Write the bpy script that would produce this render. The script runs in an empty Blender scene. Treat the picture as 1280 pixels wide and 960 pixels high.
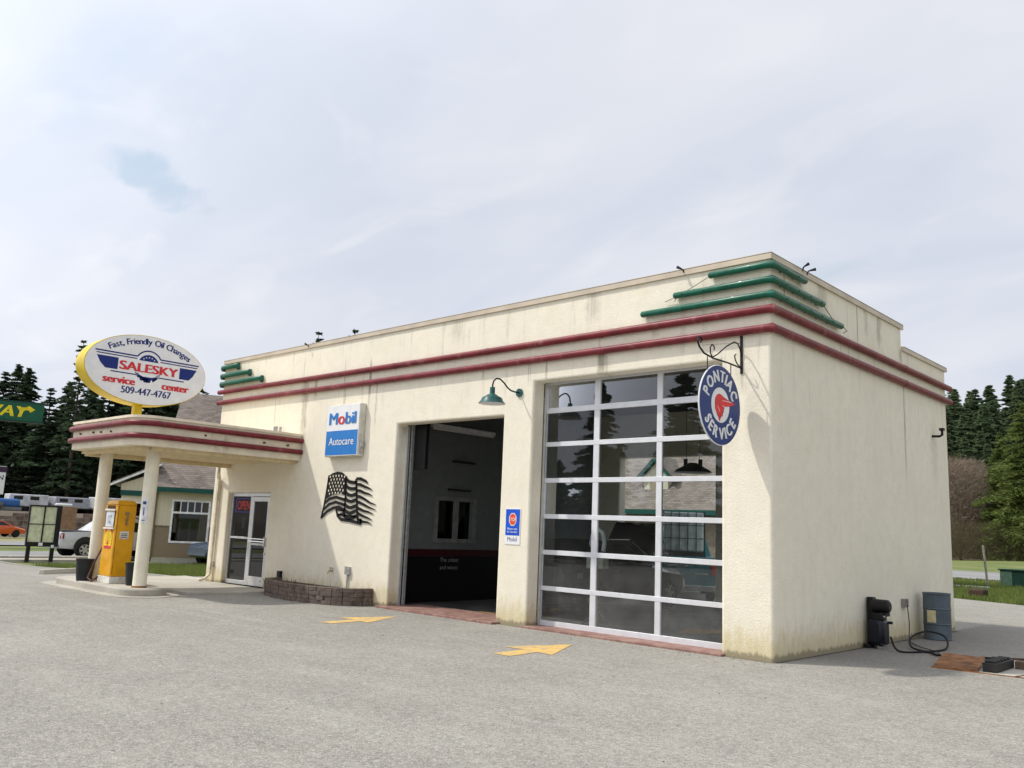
import bpy, bmesh, math, random
from mathutils import Vector, Matrix, noise
R = math.radians
C = bpy.context.scene.collection
sc = bpy.context.scene

# ------------------------------------------------------------ camera
cam = bpy.data.cameras.new('camera'); co = bpy.data.objects.new('camera', cam); C.objects.link(co)
cam.sensor_width = 36; cam.lens = 1082.8/1280*36; cam.clip_start = .05; cam.clip_end = 3000
yaw, pitch, roll = -.7553, .1673, .0413
f = Vector((math.sin(yaw)*math.cos(pitch), math.cos(yaw)*math.cos(pitch), math.sin(pitch)))
r = Vector((math.cos(yaw), -math.sin(yaw), 0)); u = r.cross(f)
r2 = math.cos(roll)*r+math.sin(roll)*u; u2 = -math.sin(roll)*r+math.cos(roll)*u
m = Matrix((r2, u2, -f)).transposed().to_4x4(); m.translation = Vector((5.5579, -11.2062, 1.6))
co.matrix_world = m
sc.camera = co

# ------------------------------------------------------------ world, sun, exposure
SUNV = Vector((.58, .48, -1)).normalized()      # direction the light travels
w = bpy.data.worlds.new('World'); sc.world = w; w.use_nodes = True
nt = w.node_tree; N = nt.nodes; L = nt.links
bg = N['Background']; bg.inputs['Strength'].default_value = .095
sky = N.new('ShaderNodeTexSky'); sky.sky_type = 'NISHITA'; sky.sun_disc = False
sky.sun_elevation = math.asin(-SUNV.z); sky.sun_rotation = math.atan2(-SUNV.x, -SUNV.y) % (2*math.pi)
tc = N.new('ShaderNodeTexCoord')
def wmath(op, a, b=None, c=None, clamp=False):
    n = N.new('ShaderNodeMath'); n.operation = op; n.use_clamp = clamp
    for i, v in enumerate((a, b, c)):
        if v is None: continue
        if isinstance(v, (int, float)): n.inputs[i].default_value = v
        else: L.new(v, n.inputs[i])
    return n.outputs[0]
sep = N.new('ShaderNodeSeparateXYZ'); L.new(tc.outputs['Generated'], sep.inputs[0])
zc = wmath('MAXIMUM', wmath('ADD', sep.outputs[2], .18), .05)
cmb = N.new('ShaderNodeCombineXYZ')
L.new(wmath('DIVIDE', sep.outputs[0], zc), cmb.inputs[0]); L.new(wmath('DIVIDE', sep.outputs[1], zc), cmb.inputs[1])
def wnoise(scale, detail, dist, off):
    mp = N.new('ShaderNodeMapping'); mp.inputs['Location'].default_value = off; mp.inputs['Rotation'].default_value = (0, 0, R(35)); mp.inputs['Scale'].default_value = (1, 1.7, 1)
    L.new(cmb.outputs[0], mp.inputs[0])
    n = N.new('ShaderNodeTexNoise'); n.inputs['Scale'].default_value = scale; n.inputs['Detail'].default_value = detail; n.inputs['Distortion'].default_value = dist
    L.new(mp.outputs[0], n.inputs['Vector']); return n.outputs['Fac']
def wramp(v, a, b, c0=0., c1=1.):
    n = N.new('ShaderNodeMapRange'); n.interpolation_type = 'SMOOTHSTEP'
    L.new(v, n.inputs[0]); n.inputs[1].default_value = a; n.inputs[2].default_value = b; n.inputs[3].default_value = c0; n.inputs[4].default_value = c1
    return n.outputs[0]
big = wnoise(.8, 4, .4, (3.1, 1.7, 0)); fine = wnoise(2.6, 8, .7, (.4, 5.2, 0)); holes = wnoise(1.5, 6, .3, (7.3, 2.2, 0))
def wmixc(fac, a, b):
    n = N.new('ShaderNodeMix'); n.data_type = 'RGBA'; L.new(fac, n.inputs[0])
    for i, v in ((6, a), (7, b)):
        if isinstance(v, tuple): n.inputs[i].default_value = (*v, 1)
        else: L.new(v, n.inputs[i])
    return n.outputs[2]
cloud = wmixc(wramp(big, .38, .66), (6.5, 6.9, 7.8), (7.4, 7.6, 8.2))
cloud = wmixc(wramp(fine, .5, .74, 0, .5), cloud, (8.0, 8.1, 8.5))
hd_ = (f + r2*((200-640)/1082.8) - u2*((226-480)/1082.8)).normalized()
hdot = N.new('ShaderNodeVectorMath'); hdot.operation = 'DOT_PRODUCT'; L.new(tc.outputs['Generated'], hdot.inputs[0]); hdot.inputs[1].default_value = hd_
side_ = hd_.cross(Vector((0, 0, 1))).normalized(); vd = side_.cross(hd_).normalized()
def wdot(v):
    n = N.new('ShaderNodeVectorMath'); n.operation = 'DOT_PRODUCT'; L.new(tc.outputs['Generated'], n.inputs[0]); n.inputs[1].default_value = v; return n.outputs['Value']
ha = wdot(side_); hb_ = wmath('ADD', wdot(vd), wmath('MULTIPLY', ha, .32))
wisp = wnoise(5.5, 7, .5, (1.2, 8.1, 0))
ell = wmath('ADD', wmath('POWER', wmath('DIVIDE', ha, .062), 2), wmath('POWER', wmath('DIVIDE', hb_, .020), 2))
ell = wmath('ADD', ell, wmath('MULTIPLY', wmath('SUBTRACT', wisp, .5), 5.5))
brk = wmath('MULTIPLY', wramp(ell, 1.6, .0, 0, .75), wramp(hdot.outputs['Value'], .97, .985, 0, 1))
gaps = wmath('MAXIMUM', wramp(holes, .60, .76, 0, .34), brk)
skyc = wmixc(gaps, cloud, (4.6, 5.7, 6.9))
blue = wmixc(wramp(big, .3, .5, .1, 0), skyc, sky.outputs[0])
# sky brightened round the sun and behind the camera, added as soft front light
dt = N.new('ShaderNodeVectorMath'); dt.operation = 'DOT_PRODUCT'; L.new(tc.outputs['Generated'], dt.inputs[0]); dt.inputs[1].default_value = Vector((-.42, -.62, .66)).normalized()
fill_glow = wramp(dt.outputs['Value'], .1, 1, 1., 1.7)
sc_ = N.new('ShaderNodeVectorMath'); sc_.operation = 'SCALE'; L.new(blue, sc_.inputs[0]); L.new(fill_glow, sc_.inputs['Scale'])
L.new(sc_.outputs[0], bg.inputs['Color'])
sl = bpy.data.lights.new('sun', 'SUN'); sl.energy = 2.9; sl.angle = R(1.6); sl.color = (1, .95, .87)
so = bpy.data.objects.new('sun', sl); C.objects.link(so); so.rotation_euler = SUNV.to_track_quat('-Z', 'Y').to_euler(); so.location = (-10, -5, 30)
sc.view_settings.view_transform = 'Standard'; sc.view_settings.look = 'None'; sc.view_settings.exposure = .17; sc.view_settings.gamma = 1
sc.view_settings.use_curve_mapping = False

# ------------------------------------------------------------ materials
MATS = {}
class NT:
    def __init__(s, name):
        s.m = bpy.data.materials.new(name); s.m.use_nodes = True; s.t = s.m.node_tree; s.b = s.t.nodes['Principled BSDF']; s.tc = s.t.nodes.new('ShaderNodeTexCoord')
    def pos(s, world=True):
        if world:
            g = s.t.nodes.new('ShaderNodeNewGeometry'); return g.outputs['Position']
        return s.tc.outputs['Object']
    def mapv(s, v, scale=(1, 1, 1), loc=(0, 0, 0), rot=(0, 0, 0)):
        n = s.t.nodes.new('ShaderNodeMapping'); n.inputs['Scale'].default_value = scale; n.inputs['Location'].default_value = loc; n.inputs['Rotation'].default_value = rot; s.t.links.new(v, n.inputs[0]); return n.outputs[0]
    def noise(s, v, scale, detail=4, rough=.55, dist=0):
        n = s.t.nodes.new('ShaderNodeTexNoise'); n.inputs['Scale'].default_value = scale; n.inputs['Detail'].default_value = detail; n.inputs['Roughness'].default_value = rough; n.inputs['Distortion'].default_value = dist
        s.t.links.new(v, n.inputs['Vector']); return n.outputs['Fac']
    def vor(s, v, scale, feat='F1', out='Distance'):
        n = s.t.nodes.new('ShaderNodeTexVoronoi'); n.feature = feat; n.inputs['Scale'].default_value = scale; s.t.links.new(v, n.inputs['Vector']); return n.outputs[out]
    def rng(s, v, a, b, c=0., d=1.):
        n = s.t.nodes.new('ShaderNodeMapRange'); n.interpolation_type = 'SMOOTHSTEP'; s.t.links.new(v, n.inputs[0])
        for i, x in zip((1, 2, 3, 4), (a, b, c, d)): n.inputs[i].default_value = x
        return n.outputs[0]
    def math(s, op, a, b=0.):
        n = s.t.nodes.new('ShaderNodeMath'); n.operation = op
        for i, v in ((0, a), (1, b)):
            if isinstance(v, (int, float)): n.inputs[i].default_value = v
            else: s.t.links.new(v, n.inputs[i])
        return n.outputs[0]
    def sep(s, v):
        n = s.t.nodes.new('ShaderNodeSeparateXYZ'); s.t.links.new(v, n.inputs[0]); return n.outputs
    def mix(s, fac, a, b):
        n = s.t.nodes.new('ShaderNodeMix'); n.data_type = 'RGBA'
        if isinstance(fac, (int, float)): n.inputs[0].default_value = fac
        else: s.t.links.new(fac, n.inputs[0])
        for i, v in ((6, a), (7, b)):
            if isinstance(v, tuple): n.inputs[i].default_value = (*v, 1)
            else: s.t.links.new(v, n.inputs[i])
        return n.outputs[2]
    def col(s, v):
        if isinstance(v, tuple): s.b.inputs['Base Color'].default_value = (*v, 1)
        else: s.t.links.new(v, s.b.inputs['Base Color'])
    def bump(s, h, strength, dist=.01):
        n = s.t.nodes.new('ShaderNodeBump'); n.inputs['Strength'].default_value = strength; n.inputs['Distance'].default_value = dist
        s.t.links.new(h, n.inputs['Height']); s.t.links.new(n.outputs[0], s.b.inputs['Normal'])
def simple(name, c, rough=.6, metal=0., var=.12, scale=6., bump=0., emit=None, dirt=None, coat=0, spec=.28):
    if name in MATS: return MATS[name]
    n = NT(name); p = n.pos(); nz = n.noise(p, scale, 6)
    dk = tuple(x*(1-var*1.6) for x in c); lt = tuple(min(1, x*(1+var)) for x in c)
    cc = n.mix(n.rng(nz, .3, .7), dk, lt)
    if dirt:
        d = n.rng(n.noise(n.mapv(p, (1, 1, .5)), dirt[1], 8, .7), .55, .72, 0, dirt[2]); cc = n.mix(d, cc, dirt[0])
    n.col(cc); n.b.inputs['Roughness'].default_value = rough; n.b.inputs['Metallic'].default_value = metal; n.b.inputs['Specular IOR Level'].default_value = spec
    if coat: n.b.inputs['Coat Weight'].default_value = coat
    if bump: n.bump(n.noise(p, 60, 3), bump, .004)
    if emit: n.b.inputs['Emission Color'].default_value = (*emit[0], 1); n.b.inputs['Emission Strength'].default_value = emit[1]
    MATS[name] = n.m; return n.m

def stucco_mat(name, base, streaks=True):
    n = NT(name); p = n.pos(); x, y, z = n.sep(p)
    a = n.noise(p, .7, 5); b = n.noise(p, 5, 6, .6)
    c = n.mix(n.rng(a, .3, .7), tuple(v*.94 for v in base), base)
    c = n.mix(n.rng(b, .35, .75, 0, .5), c, tuple(v*.84 for v in base)); sp = n.noise(p, 30, 3, .6); c = n.mix(n.rng(sp, .45, .7, 0, .4), c, tuple(v*.80 for v in base))
    mo = n.noise(n.mapv(p, (1, 1, .7), (3, 9, 1)), 2.0, 6, .65); c = n.mix(n.rng(mo, .5, .72, 0, .45), c, (base[0]*.86, base[1]*.83, base[2]*.74))
    if streaks:
        st = n.noise(n.mapv(p, (3.2, 3.2, .16)), 1.6, 7, .7); hi = n.rng(z, 2.2, 5.4)
        c = n.mix(n.math('MULTIPLY', n.math('MULTIPLY', n.rng(st, .52, .74, 0, .6), n.rng(n.noise(p, .9, 3), .4, .62)), n.math('ADD', n.math('MULTIPLY', hi, .95), .12)), c, (.36, .34, .26))
        def drip(v, c0, w_, z0, z1, amt, col, c):
            wv = n.math('ADD', v, n.math('MULTIPLY', n.math('SUBTRACT', n.noise(n.mapv(p, (1, 1, 2.2)), 3, 4), .5), w_*1.3)); d = n.math('ABSOLUTE', n.math('SUBTRACT', wv, c0))
            return n.mix(n.math('MULTIPLY', n.math('MULTIPLY', n.rng(d, w_, w_*.2), n.math('MULTIPLY', n.rng(z, z0, z0+(z1-z0)*.6), n.rng(z, z1+.05, z1))), n.math('MULTIPLY', n.rng(n.noise(n.mapv(p, (14, 14, 1)), 1.5, 4), .3, .6, .25, 1), amt)), c, col)
        for (x0, w_, z0, z1, am) in ((-2.97, .14, 4.1, 4.52, .75), (-11.55, .16, 2.8, 4.8, .55), (-11.15, .08, 4.3, 4.8, .6), (-5.75, .05, 4.3, 4.52, .5), (-8.9, .05, 3.4, 4.52, .4), (-1.95, .12, 4.65, 4.8, .35), (-3.2, .2, 4.95, 5.6, .35), (-6.5, .3, 5.0, 5.6, .3), (-.45, .1, 3.6, 3.96, .35)):
            c = drip(x, x0, w_, z0, z1, am, (.20, .17, .11), c)
        for (y0_, w_, z0, z1, am) in ((5.3, .06, 2.4, 4.52, .6), (5.2, .09, 4.88, 5.2, .8), (4.15, .16, 4.9, 5.6, .55), (3.55, .12, 5.0, 5.6, .4), (1.75, .3, 5.0, 5.6, .45), (.95, .2, 5.2, 5.6, .3), (6.9, .3, 2.6, 3.7, .2)):
            c = drip(n.math('ADD', y, n.math('MULTIPLY', n.rng(x, -.25, -.35), 50)), y0_, w_, z0, z1, am, (.19, .17, .12), c)
        st2 = n.noise(n.mapv(p, (7, 7, .22), (4, 2, 1)), 1.2, 5, .6)
        c = n.mix(n.math('MULTIPLY', n.rng(st2, .60, .70, 0, .8), n.math('MULTIPLY', n.rng(z, 3.3, 4.6), n.rng(n.noise(p, .55, 2), .46, .6))), c, (.2, .18, .14))
        gr = n.noise(n.mapv(p, (5, 5, 2)), 2.2, 7, .65)
        low = n.math('SUBTRACT', n.math('ADD', n.math('MULTIPLY', gr, .75), .12), n.math('MULTIPLY', z, .95))
        c = n.mix(n.rng(low, -.05, .42, 0, .75), c, (.56, .47, .25))
        c = n.mix(n.rng(n.math('SUBTRACT', n.math('MULTIPLY', gr, .22), z), 0, .06, 0, .7), c, (.17, .14, .09))
    n.col(c); n.b.inputs['Roughness'].default_value = .92
    h = n.math('ADD', n.noise(p, 38, 5, .7), n.math('MULTIPLY', n.noise(p, 11, 4), .3)); n.bump(h, .6, .014)
    MATS[name] = n.m; return n.m
STUCCO = stucco_mat('cream_stucco', (.85, .79, .645)); 
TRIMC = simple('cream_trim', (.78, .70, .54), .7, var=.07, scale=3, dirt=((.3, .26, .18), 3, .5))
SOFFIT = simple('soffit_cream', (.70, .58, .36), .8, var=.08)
COLUMN = simple('column_paint', (.80, .75, .60), .65, var=.06, scale=3, dirt=((.45, .38, .25), 5, .45))
CAP = simple('metal_cap_tan', (.55, .47, .36), .45, .2, .08, 2)
RED = simple('red_trim_paint', (.18, .024, .03), .42, 0, .16, 5, dirt=((.36, .16, .15), 3.5, .6))
GREEN = simple('green_enamel', (.004, .105, .06), .35, 0, .18, 8, coat=.12)
BLACK = simple('black_metal', (.012, .012, .013), .45, .2)
WHITEF = simple('white_frame', (.66, .67, .69), .35, .1, .04)
ALU = simple('aluminium_frame', (.62, .63, .62), .38, .6, .06)
RUBBER = simple('rubber', (.014, .014, .014), .8)
CHROME = simple('chrome', (.75, .75, .75), .15, 1, .03)
GALV = simple('galvanised', (.45, .46, .45), .5, .6, .15, 12)
def glass(name, tint=(.75, .8, .8), refl=1.0, ior=1.5, dusty=.0):
    n = NT(name); t = n.t; t.nodes.remove(n.b); out = t.nodes['Material Output']
    tr = t.nodes.new('ShaderNodeBsdfTransparent'); tr.inputs[0].default_value = (*tint, 1)
    gl = t.nodes.new('ShaderNodeBsdfGlossy'); gl.inputs['Roughness'].default_value = .006; gl.inputs[0].default_value = (.95, .97, 1, 1)
    fr = t.nodes.new('ShaderNodeFresnel'); fr.inputs[0].default_value = ior
    mx = t.nodes.new('ShaderNodeMixShader'); t.links.new(n.math('MULTIPLY', fr.outputs[0], refl), mx.inputs[0]); t.links.new(tr.outputs[0], mx.inputs[1]); t.links.new(gl.outputs[0], mx.inputs[2])
    last = mx.outputs[0]
    if dusty:
        df = t.nodes.new('ShaderNodeBsdfDiffuse'); df.inputs[0].default_value = (.5, .5, .48, 1); m2 = t.nodes.new('ShaderNodeMixShader')
        p = n.pos(); z = n.sep(p)[2]
        t.links.new(n.math('MULTIPLY', n.rng(n.noise(p, 2.5, 6, .65), .3, .75, .3, 1), n.rng(z, 0, 2.0, dusty, .01)), m2.inputs[0])
        t.links.new(last, m2.inputs[1]); t.links.new(df.outputs[0], m2.inputs[2]); last = m2.outputs[0]
    t.links.new(last, out.inputs[0]); MATS[name] = n.m; return n.m
GLASS = glass('door_glass', (.82, .88, .87), 1.2, 1.5, .12)
GLASSD = glass('tinted_glass', (.24, .26, .26), 1.2, 1.5)
DARKG = simple('dark_car_glass', (.02, .022, .025), .06, 0, .02)

# asphalt ---------------------------------------------------------------
n = NT('weathered_asphalt'); p = n.pos()
big_ = n.noise(p, .22, 5, .6, .6); mid = n.noise(p, 1.1, 6, .6); 
c = n.mix(n.rng(big_, .32, .68), (.275, .262, .228), (.335, .318, .278))
c = n.mix(n.rng(mid, .4, .75, 0, .45), c, (.225, .212, .186))
drag = n.noise(n.mapv(p, (.16, 1.1, 1), rot=(0, 0, R(14))), 1.5, 5, .6)
c = n.mix(n.rng(drag, .5, .72, 0, .5), c, (.40, .385, .34))
oil = n.noise(n.mapv(p, (1, 1, 1), (11, 4, 0)), .55, 5, .7, .8)
c = n.mix(n.rng(oil, .60, .76, 0, .4), c, (.16, .15, .13))
gr1 = n.vor(p, 120, 'F1', 'Color'); gv = n.sep(gr1)[0]
c = n.mix(n.rng(gv, .72, .9, 0, .55), c, (.60, .575, .52))
c = n.mix(n.rng(gv, .22, .05, 0, .55), c, (.075, .07, .062))
gr2 = n.sep(n.vor(p, 38, 'F1', 'Color'))[1]
c = n.mix(n.rng(gr2, .80, 1., 0, .25), c, (.50, .48, .44)); c = n.mix(n.rng(gr2, .2, 0, 0, .3), c, (.10, .095, .085))
g3 = n.noise(p, 16, 4, .7); c = n.mix(n.rng(g3, .3, .7, .32, 0), c, (.10, .094, .082)); g4 = n.noise(n.mapv(p, (1, 1, 1), (5, 1, 3)), 5.5, 5, .7); c = n.mix(n.rng(g4, .45, .72, 0, .3), c, (.42, .40, .35))
ck = n.vor(n.mapv(n.mix(.2, p, n.t.nodes.new('ShaderNodeTexNoise').outputs['Color']) if False else p, (.33, .25, .3)), 1., 'DISTANCE_TO_EDGE')
wob = n.noise(p, 1.7, 6, .7)
c = n.mix(n.math('MULTIPLY', n.rng(n.math('ADD', ck, n.math('MULTIPLY', n.math('SUBTRACT', wob, .5), .30)), 0, .004, .10, 0), n.rng(n.noise(p, .35, 3), .5, .56)), c, (.05, .048, .04))
# greasy strip along the side wall
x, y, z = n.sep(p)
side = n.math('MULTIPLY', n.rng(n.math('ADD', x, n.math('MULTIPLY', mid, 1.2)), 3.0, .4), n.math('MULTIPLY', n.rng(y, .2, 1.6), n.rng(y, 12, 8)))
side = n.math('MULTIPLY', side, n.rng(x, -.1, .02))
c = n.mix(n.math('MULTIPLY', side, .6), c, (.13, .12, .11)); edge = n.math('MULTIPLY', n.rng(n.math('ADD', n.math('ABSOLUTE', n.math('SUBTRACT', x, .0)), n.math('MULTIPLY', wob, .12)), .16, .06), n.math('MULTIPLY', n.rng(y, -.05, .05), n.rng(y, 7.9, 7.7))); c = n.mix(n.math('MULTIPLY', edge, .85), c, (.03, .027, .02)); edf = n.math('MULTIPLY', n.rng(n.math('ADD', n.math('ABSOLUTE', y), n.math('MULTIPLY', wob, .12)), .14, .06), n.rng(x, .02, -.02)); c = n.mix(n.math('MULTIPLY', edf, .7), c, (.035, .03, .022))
n.col(c); n.b.inputs['Roughness'].default_value = .92; n.b.inputs['Specular IOR Level'].default_value = .25
n.bump(n.math('ADD', gv, n.math('MULTIPLY', g3, 1.2)), .5, .008); ASPH = n.m
n = NT('concrete'); p = n.pos(); a = n.noise(p, .9, 6); b = n.noise(p, 14, 5)
c = n.mix(n.rng(a, .3, .7), (.36, .335, .28), (.47, .44, .375)); c = n.mix(n.rng(b, .45, .75, 0, .4), c, (.26, .24, .2)); n.col(c)
n.b.inputs['Roughness'].default_value = .9; n.bump(b, .3, .006); CONC = n.m
n = NT('road_asphalt'); p = n.pos(); c = n.mix(n.rng(n.noise(n.mapv(p, (.1, .5, 1)), .6, 5), .3, .7), (.20, .20, .20), (.27, .265, .255)); n.col(c); n.b.inputs['Roughness'].default_value = .9; ROAD = n.m
n = NT('grass_ground'); p = n.pos(); a = n.noise(p, .12, 5, .6); b = n.noise(p, 1.4, 6, .65); d = n.noise(p, 9, 5)
x, y, z = n.sep(p)
far = n.rng(y, 64, 80); farl = n.rng(x, -58, -66)
c = n.mix(n.rng(b, .3, .7), (.075, .115, .022), (.15, .185, .045)); c = n.mix(n.rng(a, .45, .65, 0, .6), c, (.23, .21, .075))
c = n.mix(n.math('MULTIPLY', farl, .75), c, (.27, .24, .11)); c = n.mix(n.rng(d, .5, .7, 0, .5), c, (.05, .08, .015))
c = n.mix(n.rng(x, -78, -84), c, (.11, .09, .065))
n.col(c); n.b.inputs['Roughness'].default_value = 1; n.bump(d, .6, .04); GRASSM = n.m
simple('dirt', (.16, .12, .08), .95, 0, .3, 3); simple('gravel', (.36, .32, .26), .95, 0, .2, 5)
n = NT('red_concrete'); p = n.pos(); a = n.noise(p, 4, 7, .7)
c = n.mix(n.rng(a, .4, .6), (.20, .10, .08), (.29, .175, .14)); c = n.mix(n.rng(n.noise(p, 9, 6, .7), .6, .68, 0, .6), c, (.34, .31, .27)); n.col(c); n.b.inputs['Roughness'].default_value = .8; REDC = n.m
n = NT('worn_yellow_paint'); p = n.pos(); a = n.noise(p, 6, 8, .7); c = n.mix(n.rng(a, .47, .62, .1, .85), (.66, .42, .11), (.30, .27, .2)); n.col(c); n.b.inputs['Roughness'].default_value = .8; YPAINT = n.m
n = NT('shingles'); p = n.pos(); z = n.sep(p)[2]
br = n.t.nodes.new('ShaderNodeTexBrick'); 
cmb2 = n.t.nodes.new('ShaderNodeCombineXYZ'); xx, yy, zz = n.sep(p); n.t.links.new(n.math('ADD', xx, yy), cmb2.inputs[0]); n.t.links.new(zz, cmb2.inputs[1])
n.t.links.new(cmb2.outputs[0], br.inputs['Vector']); br.inputs['Scale'].default_value = 1; br.inputs['Brick Width'].default_value = .33; br.inputs['Row Height'].default_value = .085; br.inputs['Mortar Size'].default_value = .008
br.inputs['Color1'].default_value = (.13, .105, .088, 1); br.inputs['Color2'].default_value = (.235, .195, .165, 1); br.inputs['Mortar'].default_value = (.06, .05, .045, 1)
c = n.mix(n.rng(n.noise(p, 1.2, 5), .35, .7, 0, .4), br.outputs['Color'], (.27, .23, .20)); n.col(c); n.b.inputs['Roughness'].default_value = .95; n.bump(br.outputs['Fac'], .4, .02); SHING = n.m
def siding(name, c, dr='z', step=.2):
    n = NT(name); p = n.pos(); v = n.sep(p)['xyz'.index(dr)] if dr != 'h' else n.math('ADD', n.sep(p)[0], n.sep(p)[1])
    fr = n.math('FRACT', n.math('DIVIDE', v, step)); cc = n.mix(n.rng(fr, 0, .08, 1, 0), n.mix(n.rng(n.noise(p, 2, 4), .3, .7), tuple(k*.93 for k in c), c), tuple(k*.6 for k in c)); n.col(cc); n.b.inputs['Roughness'].default_value = .7; return n.m
CREAMS = siding('cream_siding', (.62, .56, .40), 'h', .22); TANS = siding('brown_siding', (.24, .18, .115), 'h', 2.5)
n = NT('block_stone'); p = n.pos(); a = n.noise(p, 9, 6, .7); o = n.noise(p, 1.5, 3)
c = n.mix(n.rng(a, .3, .7), (.075, .052, .04), (.21, .15, .115)); c = n.mix(n.rng(o, .4, .6, 0, .4), c, (.12, .11, .105)); n.col(c); n.b.inputs['Roughness'].default_value = .95; n.bump(a, .8, .02); BLOCK = n.m
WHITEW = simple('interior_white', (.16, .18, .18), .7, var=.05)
def leafmat(name, a, b, c_=None, s=.6):
    n = NT(name); oi = n.t.nodes.new('ShaderNodeObjectInfo'); p = n.pos(); k = n.noise(p, s, 5, .7)
    c = n.mix(n.rng(k, .3, .7), a, b); 
    c = n.mix(n.math('MULTIPLY', oi.outputs['Random'], .5), c, c_ or tuple(v*1.5 for v in b))
    n.col(c); n.b.inputs['Roughness'].default_value = .8; n.b.inputs['Specular IOR Level'].default_value = .2
    tl = n.t.nodes.new('ShaderNodeBsdfTranslucent'); n.t.links.new(c, tl.inputs[0]); ad = n.t.nodes.new('ShaderNodeMixShader'); ad.inputs[0].default_value = .38
    n.t.links.new(n.b.outputs[0], ad.inputs[1]); n.t.links.new(tl.outputs[0], ad.inputs[2]); n.t.links.new(ad.outputs[0], n.t.nodes['Material Output'].inputs[0])
    MATS[name] = n.m; return n.m
NEEDLE = leafmat('dark_needles', (.032, .055, .032), (.07, .10, .05), (.06, .095, .05))
NEEDLE2 = leafmat('light_needles', (.09, .13, .03), (.17, .21, .055), (.15, .20, .06))
NEEDLE3 = leafmat('hill_needles', (.085, .13, .07), (.15, .20, .10), (.16, .21, .11))  # greens lightened to stand in for haze over the far hill
TWIG = leafmat('bare_twigs', (.20, .155, .115), (.33, .26, .20), (.30, .25, .18), 1.5)
BARK = simple('bark', (.10, .075, .055), .95, 0, .3, 4)

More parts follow.
